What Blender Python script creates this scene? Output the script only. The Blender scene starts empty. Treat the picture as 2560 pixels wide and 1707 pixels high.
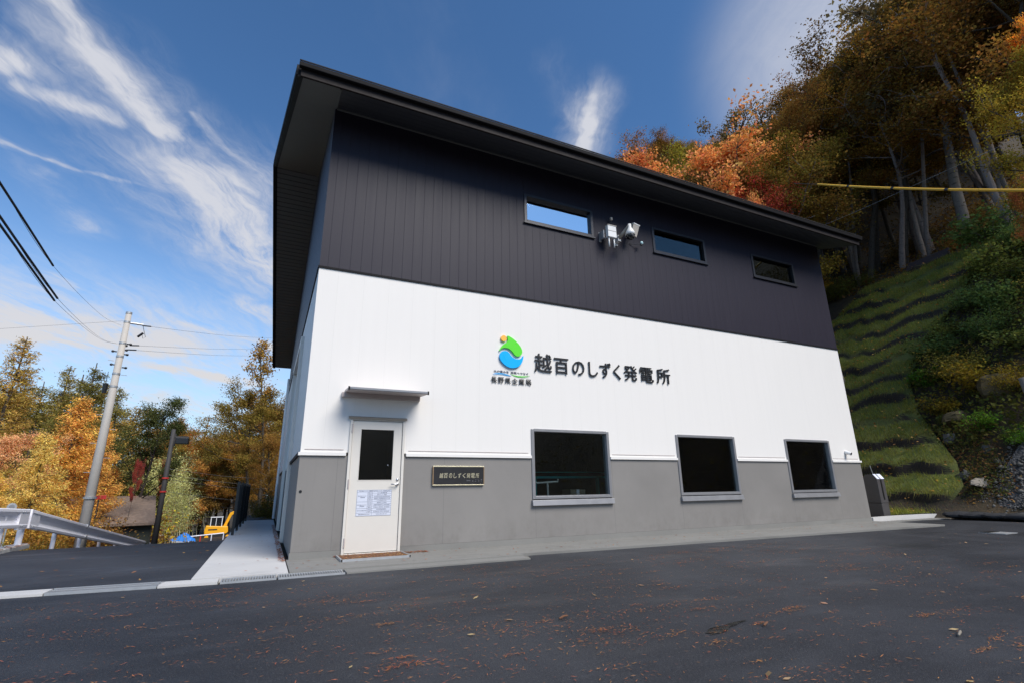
import bpy, bmesh, math, random
import numpy as np
from mathutils import Vector, Matrix

# ------------------------------------------------------------------ camera, sky, sun, exposure
scene = bpy.context.scene
COL = scene.collection
W_, H_ = 2560.0, 1707.0
FPX = 1250.0
CAM = np.array([-0.437, -8.822, 1.0])
_vx = np.array([4012 - 1280, 1180 - 853.5, FPX]); _vz = np.array([1220 - 1280, -3427 - 853.5, FPX])
_X = _vx / np.linalg.norm(_vx)
_Z = _vz - _X * _vz.dot(_X); _Z /= np.linalg.norm(_Z)
_Y = np.cross(_Z, _X)
if _Y[2] < 0: _Y = -_Y
RC = np.stack([_X, _Y, _Z], 1)          # world -> camera (x right, y down, z forward)

cam_d = bpy.data.cameras.new('camera'); cam = bpy.data.objects.new('camera', cam_d); COL.objects.link(cam)
cam_d.sensor_width = 36.0; cam_d.lens = FPX / W_ * 36.0; cam_d.clip_start = 0.05; cam_d.clip_end = 3000
m = Matrix.Identity(4)
for i in range(3):
    m[i][0] = RC[0][i]; m[i][1] = -RC[1][i]; m[i][2] = -RC[2][i]; m[i][3] = CAM[i]
cam.matrix_world = m
scene.camera = cam

SUN_AZ, SUN_EL = 158.0, 48.0            # azimuth from +y, clockwise
SUN_STRENGTH, SKY_STRENGTH, EXPOSURE = 3.95, 0.145, 0.2
sd = bpy.data.lights.new('sun', 'SUN'); sun = bpy.data.objects.new('sun', sd); COL.objects.link(sun)
sd.energy = SUN_STRENGTH; sd.angle = math.radians(34); sd.color = (1.0, 0.94, 0.86)
_a, _e = math.radians(SUN_AZ), math.radians(SUN_EL)
sdir = Vector((math.sin(_a) * math.cos(_e), math.cos(_a) * math.cos(_e), math.sin(_e)))
sun.rotation_euler = sdir.to_track_quat('Z', 'Y').to_euler()
sun.location = (0, -30, 40)

scene.view_settings.view_transform = 'Standard'; scene.view_settings.look = 'None'
scene.view_settings.exposure = EXPOSURE; scene.view_settings.gamma = 1.0
scene.cycles.max_bounces = 6; scene.cycles.transparent_max_bounces = 12
scene.cycles.use_denoising = True

def ray(u, v):                           # photo pixel (2352 wide view) -> world direction
    k = W_ / 2352.0
    return RC.T @ np.array([u * k - 1280, v * k - 853.5, FPX])
def at(u, v, r):                         # point on that ray at horizontal distance r
    d = ray(u, v); return CAM + d / math.hypot(d[0], d[1]) * r
def proj(p):
    q = RC @ (np.asarray(p, float) - CAM); k = 2352.0 / W_
    return (q[0] / q[2] * FPX + 1280) * k, (q[1] / q[2] * FPX + 853.5) * k, q[2]

# ------------------------------------------------------------------ node helper
class NT:
    def __init__(s, tree): s.t = tree; s.n = tree.nodes; s.l = tree.links
    def node(s, typ, **kw):
        n = s.n.new(typ)
        for k, v in kw.items(): setattr(n, k, v)
        return n
    def put(s, sock, v):
        if hasattr(v, 'is_output') or isinstance(v, bpy.types.NodeSocket): s.l.new(v, sock)
        elif isinstance(v, (tuple, list)):
            v = tuple(v)
            if len(sock.default_value) == 4 and len(v) == 3: v = v + (1.0,)
            sock.default_value = v
        else: sock.default_value = v
    def m(s, op, a, b=0.0, c=0.0, clamp=False):
        n = s.node('ShaderNodeMath', operation=op, use_clamp=clamp)
        s.put(n.inputs[0], a); s.put(n.inputs[1], b); s.put(n.inputs[2], c); return n.outputs[0]
    def v(s, op, a, b=(0, 0, 0), sc=None):
        n = s.node('ShaderNodeVectorMath', operation=op)
        s.put(n.inputs[0], a)
        if op == 'SCALE': s.put(n.inputs['Scale'], sc)
        else: s.put(n.inputs[1], b)
        return n.outputs['Value'] if op in ('DOT_PRODUCT', 'LENGTH', 'DISTANCE') else n.outputs[0]
    def noise(s, vec, scale, detail=4, rough=0.55, dist=0.0, out='Fac'):
        n = s.node('ShaderNodeTexNoise'); s.put(n.inputs['Vector'], vec); s.put(n.inputs['Scale'], scale)
        s.put(n.inputs['Detail'], detail); s.put(n.inputs['Roughness'], rough); s.put(n.inputs['Distortion'], dist)
        return n.outputs[out]
    def ramp(s, f, a, b):                # smooth 0..1 between a and b
        n = s.node('ShaderNodeMapRange', interpolation_type='SMOOTHSTEP')
        s.put(n.inputs[0], f); n.inputs[1].default_value = a; n.inputs[2].default_value = b; return n.outputs[0]
    def mix(s, f, a, b, mode='MIX'):
        n = s.node('ShaderNodeMix', data_type='RGBA', blend_type=mode)
        s.put(n.inputs[0], f); s.put(n.inputs[6], a); s.put(n.inputs[7], b); return n.outputs[2]
    def sep(s, v):
        n = s.node('ShaderNodeSeparateXYZ'); s.put(n.inputs[0], v); return n.outputs
    def comb(s, x, y, z):
        n = s.node('ShaderNodeCombineXYZ'); s.put(n.inputs[0], x); s.put(n.inputs[1], y); s.put(n.inputs[2], z); return n.outputs[0]
    def bump(s, h, st, dist=0.01):
        n = s.node('ShaderNodeBump'); s.put(n.inputs['Strength'], st); n.inputs['Distance'].default_value = dist
        s.put(n.inputs['Height'], h); return n.outputs[0]

def new_mat(name):
    mt = bpy.data.materials.new(name); mt.use_nodes = True
    nt = NT(mt.node_tree); bs = mt.node_tree.nodes['Principled BSDF']
    return mt, nt, bs
def pos(nt): return nt.node('ShaderNodeNewGeometry').outputs['Position']
def simple(name, col, rough=0.5, metal=0.0, spec=0.5, var=0.12, scale=6.0, bump=0.0):
    mt, nt, bs = new_mat(name)
    p = pos(nt); n = nt.noise(p, scale, 5)
    f = nt.m('MULTIPLY_ADD', n, 2 * var, 1 - var)
    nt.put(bs.inputs['Base Color'], nt.v('SCALE', col, sc=f))
    nt.put(bs.inputs['Roughness'], nt.m('MULTIPLY_ADD', n, 0.2, rough - 0.1))
    bs.inputs['Metallic'].default_value = metal; bs.inputs['Specular IOR Level'].default_value = spec
    if bump: nt.put(bs.inputs['Normal'], nt.bump(nt.noise(p, scale * 12, 3), bump, 0.01))
    return mt

# ------------------------------------------------------------------ world: sky with cirrus
world = bpy.data.worlds.new('World'); scene.world = world; world.use_nodes = True
wt = NT(world.node_tree); bg = world.node_tree.nodes['Background']
sky = wt.node('ShaderNodeTexSky', sky_type='NISHITA'); sky.sun_disc = False
sky.sun_elevation = _e; sky.sun_rotation = _a; sky.altitude = 900; sky.air_density = 1.0; sky.dust_density = 0.35; sky.ozone_density = 2.2
tc = wt.node('ShaderNodeTexCoord').outputs['Generated']
dn = wt.v('NORMALIZE', tc)
dx, dy, dz = wt.sep(dn)[:3]
zz = wt.m('ADD', wt.m('MAXIMUM', dz, 0.0), 0.12)
pl = wt.comb(wt.m('DIVIDE', dx, zz), wt.m('DIVIDE', dy, zz), 0.0)      # the cloud layer seen from below
def plane_of(u, v):
    d = ray(u, v); d = d / np.linalg.norm(d); z = max(d[2], 0) + 0.12
    return np.array([d[0] / z, d[1] / z, 0])
warp = wt.v('SUBTRACT', wt.noise(pl, 2.1, 5, 0.6, 0.0, 'Color'), (0.5, 0.5, 0.5))
plw = wt.v('ADD', pl, wt.v('SCALE', warp, sc=0.20))
def streak(a, b, wpx, gain):
    pa, pb = plane_of(*a), plane_of(*b)
    mid = ((a[0] + b[0]) / 2, (a[1] + b[1]) / 2)
    dxp, dyp = b[0] - a[0], b[1] - a[1]; L = math.hypot(dxp, dyp)
    off = plane_of(mid[0] - dyp / L * wpx, mid[1] + dxp / L * wpx); w = np.linalg.norm(off - plane_of(*mid))
    ab = pb - pa; l2 = float(ab.dot(ab))
    rel = wt.v('SUBTRACT', plw, tuple(pa))
    h = wt.m('MULTIPLY', wt.v('DOT_PRODUCT', rel, tuple(ab)), 1.0 / l2, clamp=True)
    dist = wt.v('LENGTH', wt.v('SUBTRACT', rel, wt.v('SCALE', tuple(ab), sc=h)))
    return wt.m('MULTIPLY', wt.m('MAXIMUM', wt.ramp(dist, w * .95, 0.0), wt.m('MULTIPLY', wt.ramp(dist, w * 2.3, 0.0), 0.55)), gain)
parts = [streak((120, -20), (215, 120), 50, .95), streak((215, 120), (385, 310), 62, 1.0), streak((90, 215), (270, 285), 42, .8), streak((-60, 140), (75, 170), 50, 1.0),
         streak((395, 385), (470, 420), 50, .6), streak((470, 430), (650, 640), 88, 1.1), streak((450, 260), (600, 430), 34, .6),
         streak((-80, 735), (340, 785), 78, 1.25), streak((115, 640), (160, 665), 30, .7), streak((350, 835), (570, 880), 24, 1.0),
         streak((440, 745), (630, 800), 24, .85), streak((555, 690), (650, 745), 34, .8), streak((-20, 325), (360, 450), 13, .6),
         streak((1345, 215), (1315, 390), 52, .95), streak((1255, 140), (1300, 300), 40, .4), streak((1800, -20), (1740, 250), 70, .75), streak((1960, -20), (1870, 150), 60, .8),
         streak((300, 905), (640, 960), 50, .6), streak((110, 400), (210, 530), 34, .5)]
tot = parts[0]
for q in parts[1:]: tot = wt.m('MAXIMUM', tot, q)
# fibrous detail, stretched along the wind
_wd = plane_of(650, 640) - plane_of(300, 200); ang = math.atan2(_wd[1], _wd[0])
sx = wt.v('DOT_PRODUCT', plw, (math.cos(ang), math.sin(ang), 0)); sy = wt.v('DOT_PRODUCT', plw, (-math.sin(ang), math.cos(ang), 0))
fa = wt.noise(wt.comb(wt.m('MULTIPLY', sx, 1.3), wt.m('MULTIPLY', sy, 2.6), 3.7), 2.2, 8, 0.62, 0.9)
fb = wt.noise(wt.comb(wt.m('MULTIPLY', sx, 3.0), wt.m('MULTIPLY', sy, 15.0), 1.2), 1.6, 9, 0.7, 0.5)
fib = wt.m('ADD', wt.m('MULTIPLY', fa, 0.62), wt.m('MULTIPLY', fb, 0.38))
dens = wt.ramp(wt.m('MULTIPLY', tot, wt.m('MULTIPLY_ADD', fib, 4.8, -1.35)), 0.05, 1.28)
veil = wt.m('MULTIPLY', wt.ramp(wt.noise(wt.comb(sx, wt.m('MULTIPLY', sy, 2.0), 8.1), 1.3, 6, 0.6), 0.50, 0.85), 0.10)
dens = wt.m('MAXIMUM', dens, veil)
hd_ = ray(1985, 118); hd_ = hd_ / np.linalg.norm(hd_)                  # thin bright haze over the hill crest
halo = wt.ramp(wt.v('DOT_PRODUCT', dn, tuple(hd_)), 0.955, 1.0)
dens = wt.m('MAXIMUM', dens, wt.m('MULTIPLY', wt.m('POWER', halo, 2.0), wt.m('MULTIPLY_ADD', fib, 0.9, 0.25)))
low = wt.ramp(dz, 0.62, 0.02)
skyc = wt.v('MULTIPLY', wt.v('SCALE', sky.outputs[0], sc=wt.m('MULTIPLY', wt.m('MULTIPLY_ADD', low, 0.40, 0.80), SKY_STRENGTH)), (0.66, 0.98, 1.20))
skyc = wt.mix(wt.m('MULTIPLY', wt.m('POWER', low, 2.0), 0.74), skyc, (0.52, 0.61, 0.66))
cloud = wt.mix(wt.ramp(dz, 0.0, 0.35), (0.70, 0.63, 0.55), (0.60, 0.61, 0.66))
wt.put(bg.inputs[0], wt.mix(wt.m('MULTIPLY', dens, 0.93), skyc, cloud)); bg.inputs[1].default_value = 1.0

# ------------------------------------------------------------------ mesh helpers
class MB:
    def __init__(s): s.v = []; s.f = []
    def add(s, verts, faces):
        o = len(s.v); s.v += [tuple(map(float, p)) for p in verts]; s.f += [tuple(i + o for i in f) for f in faces]
    def box(s, x0, x1, y0, y1, z0, z1):
        s.add([(x0, y0, z0), (x1, y0, z0), (x1, y1, z0), (x0, y1, z0), (x0, y0, z1), (x1, y0, z1), (x1, y1, z1), (x0, y1, z1)],
              [(0, 3, 2, 1), (4, 5, 6, 7), (0, 1, 5, 4), (1, 2, 6, 5), (2, 3, 7, 6), (3, 0, 4, 7)])
        return s
    def prism(s, poly, d):               # closed polygon swept by vector d
        n = len(poly); d = np.array(d, float); p = [np.array(q, float) for q in poly]
        s.add(p + [q + d for q in p], [tuple(range(n))[::-1], tuple(range(n, 2 * n))] + [(i, (i + 1) % n, (i + 1) % n + n, i + n) for i in range(n)])
        return s
    def tube(s, pts, rad, n=8, cap=True):
        pts = [np.array(p, float) for p in pts]
        if not hasattr(rad, '__len__'): rad = [rad] * len(pts)
        rings = []; prev = None
        for i, p in enumerate(pts):
            t = pts[min(i + 1, len(pts) - 1)] - pts[max(i - 1, 0)]; t = t / (np.linalg.norm(t) + 1e-9)
            a = np.array([0, 0, 1.0]) if abs(t[2]) < 0.9 else np.array([1.0, 0, 0])
            if prev is not None: a = prev
            u = a - t * a.dot(t); u /= np.linalg.norm(u) + 1e-9; w = np.cross(t, u); prev = u
            rings.append([p + rad[i] * (math.cos(2 * math.pi * k / n) * u + math.sin(2 * math.pi * k / n) * w) for k in range(n)])
        f = []
        for i in range(len(pts) - 1):
            for k in range(n): f.append((i * n + k, i * n + (k + 1) % n, (i + 1) * n + (k + 1) % n, (i + 1) * n + k))
        if cap: f += [tuple(range(n))[::-1], tuple((len(pts) - 1) * n + k for k in range(n))]
        s.add([q for r in rings for q in r], f); return s
    def ball(s, c, r, n=12, m_=8, sc=(1, 1, 1), z0=-1.0, z1=1.0):
        vs = []; fs = []
        for j in range(m_ + 1):
            ph = math.asin(max(-1, min(1, z0 + (z1 - z0) * j / m_)))
            for k in range(n):
                th = 2 * math.pi * k / n
                vs.append((c[0] + r * sc[0] * math.cos(ph) * math.cos(th), c[1] + r * sc[1] * math.cos(ph) * math.sin(th), c[2] + r * sc[2] * math.sin(ph)))
        for j in range(m_):
            for k in range(n): fs.append((j * n + k, j * n + (k + 1) % n, (j + 1) * n + (k + 1) % n, (j + 1) * n + k))
        fs += [tuple(range(n))[::-1], tuple(m_ * n + k for k in range(n))]
        s.add(vs, fs); return s
    def build(s, name, mat, parent=None, bevel=0.0, smooth=False):
        off = wloc(parent)
        me = bpy.data.meshes.new(name); me.from_pydata([(a - off[0], b - off[1], c - off[2]) for a, b, c in s.v], [], s.f)
        bm = bmesh.new(); bm.from_mesh(me); bmesh.ops.recalc_face_normals(bm, faces=bm.faces); bm.to_mesh(me); bm.free()
        if smooth: me.polygons.foreach_set('use_smooth', [True] * len(me.polygons))
        me.materials.append(mat)
        o = bpy.data.objects.new(name, me); COL.objects.link(o)
        if parent: o.parent = parent
        if bevel:
            b = o.modifiers.new('bevel', 'BEVEL'); b.width = bevel; b.segments = 2; b.limit_method = 'ANGLE'
        return o
def wloc(o):
    p = np.zeros(3)
    while o is not None: p = p + np.array(o.location); o = o.parent
    return p
def tag(o, label=None, cat=None, group=None, kind=None):
    if label: o['label'] = label
    if cat: o['category'] = cat
    if group: o['group'] = group
    if kind: o['kind'] = kind
    return o
def thing(name, label, cat, loc=(0, 0, 0), group=None):
    o = bpy.data.objects.new(name, None); COL.objects.link(o); o.location = tuple(map(float, loc)); o.empty_display_size = 0.2
    return tag(o, label, cat, group)
def np_mesh(name, verts, faces, mat, parent=None, smooth=False):
    me = bpy.data.meshes.new(name)
    verts = np.asarray(verts, np.float32); faces = np.asarray(faces, np.int32); k = faces.shape[1]
    me.vertices.add(len(verts)); me.vertices.foreach_set('co', verts.ravel())
    me.loops.add(faces.size); me.loops.foreach_set('vertex_index', faces.ravel())
    me.polygons.add(len(faces)); me.polygons.foreach_set('loop_start', np.arange(0, faces.size, k, dtype=np.int32))
    if smooth: me.polygons.foreach_set('use_smooth', np.ones(len(faces), bool))
    me.update(calc_edges=True); me.validate()
    if mat: me.materials.append(mat)
    if name is None: return me
    o = bpy.data.objects.new(name, me); COL.objects.link(o)
    if parent: o.parent = parent
    return o
def leaf_quads(cen, size, rng, aspect=0.6, up=0.3, axis=None, ax_j=0.5):
    n = len(cen); size = np.broadcast_to(size, (n,))[:, None]
    nr = rng.normal(size=(n, 3)); nr[:, 2] += up * 2; nr /= np.linalg.norm(nr, axis=1)[:, None]
    u = rng.normal(size=(n, 3))
    if axis is not None: u = np.asarray(axis) + ax_j * u
    u -= nr * (u * nr).sum(1)[:, None]; u /= np.linalg.norm(u, axis=1)[:, None] + 1e-9
    w = np.cross(nr, u)
    cup = nr * size * 0.12
    v = np.stack([cen - u * size * .5, cen + w * size * .5 * aspect + cup, cen + u * size * .5, cen - w * size * .5 * aspect + cup], 1).reshape(-1, 3)
    f = np.arange(n * 4).reshape(n, 4)
    return v, f
def smoothstep(a, b, x):
    t = np.clip((np.asarray(x, float) - a) / (b - a), 0, 1); return t * t * (3 - 2 * t)

# ------------------------------------------------------------------ terrain functions
AZH = math.radians(8.0)
NH = np.array([math.cos(AZH), -math.sin(AZH)]); TH = np.array([math.sin(AZH), math.cos(AZH)]); FOOT = np.array([18.0, 0.0])
T48 = math.tan(math.radians(48))
def hprof(s):
    s = np.asarray(s, float)
    return np.where(s <= 0, 0, np.where(s < 10.4, T48 * s, T48 * 10.4 + 0.60 * np.minimum(s - 10.4, 60) + 0.15 * np.maximum(s - 70.4, 0)))
def valley(y):
    y = np.asarray(y, float); d = np.maximum(y - 5.0, 0)
    return -3.9 * (1 - np.exp(-d * 0.13 / 3.9 * 1.08)) * np.where(d > 0, 1, 0)
def hill_s(x, y): return NH[0] * (x - FOOT[0]) + NH[1] * (y - FOOT[1])
def terrain(x, y):
    x = np.asarray(x, float); y = np.asarray(y, float)
    sA = hill_s(x, y); sB = (0.8 * (x - 12) + 0.6 * (y - 18))
    zA = hprof(sA); zB = np.where(sB > 0, 0.8 * np.minimum(sB, 30) + 0.2 * np.clip(sB - 30, 0, 60), 0) * smoothstep(3, 11, x) * smoothstep(8.5, 16, y)
    zA = np.minimum(zA, 42)
    wv = np.where(y < 17, np.where(x < -1.15, 1.0, 0.0), 1 - smoothstep(-1.5, 9.0, x))
    wv = np.where((y >= 17) & (x < -1.15), 1.0, wv)
    low = valley(y) * wv
    bank = -0.25 * smoothstep(-5.1, -6.5, x) * smoothstep(1, 6, y)
    return np.minimum(np.maximum(zA, zB) + 0.5 * np.minimum(zA, zB), 46) + low + bank
def slope_pt(s, t, h=0.0):               # s up the bank (horizontal), t along it
    p = FOOT + NH * s + TH * t
    z = float(hprof(s)) + h * math.cos(math.radians(48))
    p = p - NH * h * math.sin(math.radians(48)); return np.array([p[0], p[1], z])
exec_rng = np.random.default_rng(7)

# ------------------------------------------------------------------ materials
def mat_asphalt():
    mt, nt, bs = new_mat('asphalt'); p = pos(nt)
    big = nt.noise(p, 0.45, 5, 0.6, 0.6); mid = nt.noise(nt.v('MULTIPLY', p, (0.7, 2.2, 1)), 1.7, 4, 0.6)
    gr = nt.noise(p, 95, 2, 0.7); grain = nt.noise(p, 240, 1, 0.5)
    base = nt.mix(nt.ramp(big, 0.3, 0.7), (0.0100, 0.0113, 0.0158), (0.0195, 0.0208, 0.0262))
    base = nt.mix(nt.m('MULTIPLY', nt.ramp(mid, 0.48, 0.72), 0.5), base, (0.031, 0.033, 0.040))
    base = nt.mix(nt.m('MULTIPLY', nt.ramp(gr, 0.55, 0.75), 0.55), base, (0.075, 0.076, 0.085))
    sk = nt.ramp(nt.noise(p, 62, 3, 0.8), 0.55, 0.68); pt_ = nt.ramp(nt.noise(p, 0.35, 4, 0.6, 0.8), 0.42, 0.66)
    base = nt.mix(nt.m('MULTIPLY', sk, 0.42), base, (0.105, 0.104, 0.110)); base = nt.mix(nt.m('MULTIPLY', pt_, 0.42), base, (0.056, 0.059, 0.068))  # broad pale patches in the colour stand in for soft sunlight
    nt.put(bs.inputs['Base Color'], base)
    wet = nt.ramp(nt.noise(nt.v('MULTIPLY', p, (0.5, 1.3, 1)), 0.8, 3), 0.52, 0.72)
    nt.put(bs.inputs['Roughness'], nt.m('MULTIPLY_ADD', wet, -0.24, 0.66)); bs.inputs['Specular IOR Level'].default_value = 0.42
    nt.put(bs.inputs['Normal'], nt.bump(nt.m('ADD', gr, grain), 0.55, 0.006)); return mt
def mat_concrete(name, col, wetness=0.0):
    mt, nt, bs = new_mat(name); p = pos(nt)
    a = nt.noise(p, 0.9, 6, 0.6, 0.4); b = nt.noise(p, 60, 3, 0.6); c = nt.noise(nt.v('MULTIPLY', p, (0.4, 2.4, 1)), 2.2, 4)
    f = nt.m('ADD', nt.m('MULTIPLY_ADD', a, 0.35, 0.78), nt.m('MULTIPLY_ADD', b, 0.14, -0.07))
    base = nt.v('SCALE', col, sc=f)
    base = nt.mix(nt.m('MULTIPLY', nt.ramp(c, 0.55, 0.75), 0.35), base, tuple(q * 0.55 for q in col))
    nt.put(bs.inputs['Base Color'], base)
    nt.put(bs.inputs['Roughness'], nt.m('MULTIPLY_ADD', nt.ramp(c, 0.45, 0.8), -0.35 - wetness, 0.8))
    nt.put(bs.inputs['Normal'], nt.bump(b, 0.3, 0.004)); return mt
def mat_siding(name, col, pitch, rough, groove=0.008, streaks=0.06, stucco=0.0, spec=0.5, seam_dark=0.5):
    mt, nt, bs = new_mat(name); p = pos(nt); x, y, z = nt.sep(p)[:3]
    g = nt.node('ShaderNodeNewGeometry').outputs['True Normal']; gx = nt.sep(g)[0]
    side = nt.m('GREATER_THAN', nt.m('ABSOLUTE', gx), 0.5)
    cc = nt.m('ADD', nt.m('MULTIPLY', x, nt.m('SUBTRACT', 1.0, side)), nt.m('MULTIPLY', y, side))
    fr = nt.m('FRACT', nt.m('ADD', nt.m('DIVIDE', cc, pitch), 100.27))
    d = nt.m('MULTIPLY', nt.m('ABSOLUTE', nt.m('SUBTRACT', fr, 0.5)), pitch)
    seam = nt.ramp(d, pitch / 2 - groove, pitch / 2 - groove * 0.3)
    board = nt.noise(nt.m('FLOOR', nt.m('ADD', nt.m('DIVIDE', cc, pitch), 100.27)), 3.7, 0)
    st = nt.noise(nt.comb(nt.m('MULTIPLY', cc, 9.0), 0.0, nt.m('MULTIPLY', z, 0.35)), 1.0, 5)
    f = nt.m('ADD', nt.m('MULTIPLY_ADD', st, streaks * 2, 1 - streaks), nt.m('MULTIPLY_ADD', nt.node('ShaderNodeTexWhiteNoise', noise_dimensions='1D').outputs[0], 0.0, 0.0))
    base = nt.v('SCALE', col, sc=f)
    base = nt.mix(nt.m('MULTIPLY', seam, seam_dark), base, tuple(q * 0.25 for q in col))
    nt.put(bs.inputs['Base Color'], base)
    nt.put(bs.inputs['Roughness'], nt.m('MULTIPLY_ADD', st, 0.12, rough - 0.06)); bs.inputs['Specular IOR Level'].default_value = spec
    h = nt.m('MULTIPLY', seam, -0.35 if stucco else -0.8)
    if stucco: h = nt.m('ADD', h, nt.m('MULTIPLY', nt.noise(p, 90, 4, 0.6), stucco))
    nt.put(bs.inputs['Normal'], nt.bump(h, 0.5, 0.006)); return mt
def mat_basewall():
    mt, nt, bs = new_mat('grey_painted_concrete'); p = pos(nt)
    a = nt.noise(p, 0.55, 6, 0.62, 0.3); b = nt.noise(p, 130, 3, 0.6); s_ = nt.noise(p, 3.1, 5, 0.7, 1.0)
    base = nt.v('SCALE', (0.215, 0.203, 0.190), sc=nt.m('MULTIPLY_ADD', a, 0.5, 0.75))
    base = nt.mix(nt.m('MULTIPLY', nt.ramp(s_, 0.62, 0.8), 0.22), base, (0.13, 0.125, 0.12))
    spl = nt.m('MULTIPLY', nt.ramp(nt.sep(p)[2], 0.75, 0.1), nt.ramp(nt.noise(nt.v('MULTIPLY', p, (1.0, 1.0, 0.7)), 5.0, 6, 0.7), 0.38, 0.75))
    base = nt.mix(nt.m('MULTIPLY', spl, 0.32), base, (0.115, 0.105, 0.09))
    x = nt.sep(p)[0]; fr = nt.m('FRACT', nt.m('ADD', nt.m('DIVIDE', x, 1.82), 100.68)); d = nt.m('ABSOLUTE', nt.m('SUBTRACT', fr, 0.5))
    seam = nt.ramp(d, 0.4965, 0.499)
    base = nt.mix(nt.m('MULTIPLY', seam, 0.4), base, (0.09, 0.09, 0.09))
    vs_ = nt.ramp(nt.noise(nt.v('MULTIPLY', p, (13.0, 13.0, 0.45)), 1.0, 5, 0.65), 0.56, 0.78)
    base = nt.mix(nt.m('MULTIPLY', vs_, 0.11), base, (0.12, 0.115, 0.11))
    nt.put(bs.inputs['Base Color'], base); nt.put(bs.inputs['Roughness'], nt.m('MULTIPLY_ADD', a, 0.2, 0.55))
    nt.put(bs.inputs['Normal'], nt.bump(b, 0.25, 0.003)); return mt
def mat_glass(name, refl, tint=(0.55, 0.6, 0.6), fk=1.0):
    mt = bpy.data.materials.new(name); mt.use_nodes = True; nt = NT(mt.node_tree); nt.n.clear()
    out = nt.node('ShaderNodeOutputMaterial'); tr = nt.node('ShaderNodeBsdfTransparent'); gl = nt.node('ShaderNodeBsdfGlossy'); mx = nt.node('ShaderNodeMixShader')
    nt.put(tr.inputs[0], tint); nt.put(gl.inputs[0], (1, 1, 1)); gl.inputs['Roughness'].default_value = 0.015
    fz = nt.node('ShaderNodeFresnel'); fz.inputs[0].default_value = 1.5
    wob = nt.noise(pos(nt), 1.3, 2); nb = nt.bump(wob, 0.04, 0.02); nt.put(gl.inputs['Normal'], nb)
    nt.put(mx.inputs[0], nt.m('ADD', nt.m('MULTIPLY', fz.outputs[0], fk), refl, clamp=True))
    nt.l.new(tr.outputs[0], mx.inputs[1]); nt.l.new(gl.outputs[0], mx.inputs[2]); nt.l.new(mx.outputs[0], out.inputs[0]); return mt
def mat_foliage(name='foliage', sat=1.0):
    mt = bpy.data.materials.new(name); mt.use_nodes = True; nt = NT(mt.node_tree); nt.n.clear()
    out = nt.node('ShaderNodeOutputMaterial'); df = nt.node('ShaderNodeBsdfDiffuse'); tl = nt.node('ShaderNodeBsdfTranslucent'); mx = nt.node('ShaderNodeMixShader')
    oc = nt.node('ShaderNodeObjectInfo').outputs['Color']; isl = nt.node('ShaderNodeNewGeometry').outputs['Random Per Island']
    clump = nt.noise(pos(nt), 0.9, 3, 0.6)
    h = nt.node('ShaderNodeHueSaturation'); nt.put(h.inputs['Color'], oc)
    nt.put(h.inputs['Hue'], nt.m('ADD', 0.5, nt.m('ADD', nt.m('MULTIPLY_ADD', isl, 0.045, -0.0225), nt.m('MULTIPLY_ADD', clump, 0.05, -0.029))))
    wn = nt.node('ShaderNodeTexWhiteNoise', noise_dimensions='1D'); nt.put(wn.inputs['W'], nt.m('MULTIPLY', isl, 977.0))
    nt.put(h.inputs['Value'], nt.m('ADD', nt.m('MULTIPLY_ADD', wn.outputs[0], 0.85, 0.58), nt.m('MULTIPLY_ADD', clump, 0.6, -0.3)))
    h.inputs['Saturation'].default_value = sat
    nt.put(df.inputs[0], h.outputs[0]); nt.put(tl.inputs[0], nt.mix(0.5, h.outputs[0], nt.v('MULTIPLY', h.outputs[0], (1.15, 1.0, 0.5))))
    mx.inputs[0].default_value = 0.35
    nt.l.new(df.outputs[0], mx.inputs[1]); nt.l.new(tl.outputs[0], mx.inputs[2]); nt.l.new(mx.outputs[0], out.inputs[0]); return mt
def mat_bark():
    mt, nt, bs = new_mat('bark'); p = nt.node('ShaderNodeTexCoord').outputs['Object']
    oc = nt.node('ShaderNodeObjectInfo').outputs['Color']
    n = nt.noise(nt.v('MULTIPLY', p, (9, 9, 2.0)), 1.6, 6, 0.7); sp = nt.ramp(nt.noise(nt.v('MULTIPLY', p, (3, 3, 9)), 1.1, 3), 0.58, 0.68)
    c = nt.mix(nt.m('MULTIPLY', sp, 0.6), nt.v('SCALE', oc, sc=nt.m('MULTIPLY_ADD', n, 1.2, 0.4)), (0.02, 0.016, 0.012))
    nt.put(bs.inputs['Base Color'], c); bs.inputs['Roughness'].default_value = 0.85; bs.inputs['Specular IOR Level'].default_value = 0.2
    nt.put(bs.inputs['Normal'], nt.bump(n, 0.5, 0.02)); return mt
def mat_ground():
    mt, nt, bs = new_mat('forest_floor'); p = pos(nt)
    a = nt.noise(p, 0.6, 6, 0.65); b = nt.noise(p, 9, 5, 0.7); z = nt.sep(p)[2]
    c = nt.mix(nt.ramp(a, 0.35, 0.65), (0.030, 0.022, 0.014), (0.060, 0.042, 0.020))
    c = nt.mix(nt.ramp(b, 0.5, 0.75), c, (0.035, 0.040, 0.014))
    c = nt.mix(nt.m('MULTIPLY', nt.ramp(nt.noise(p, 22, 3), 0.58, 0.7), 0.5), c, (0.16, 0.08, 0.025))
    nt.put(bs.inputs['Base Color'], c); bs.inputs['Roughness'].default_value = 0.95
    nt.put(bs.inputs['Normal'], nt.bump(b, 0.8, 0.08)); return mt
def mat_gravel():
    mt, nt, bs = new_mat('gravel'); p = pos(nt)
    vo = nt.node('ShaderNodeTexVoronoi'); nt.put(vo.inputs['Vector'], p); vo.inputs['Scale'].default_value = 17
    c = nt.mix(nt.sep(vo.outputs['Color'])[0], (0.030, 0.029, 0.030), (0.12, 0.115, 0.11))
    nt.put(bs.inputs['Base Color'], c); bs.inputs['Roughness'].default_value = 0.85
    nt.put(bs.inputs['Normal'], nt.bump(nt.m('MULTIPLY', vo.outputs['Distance'], -1.0), 0.9, 0.04)); return mt
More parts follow.
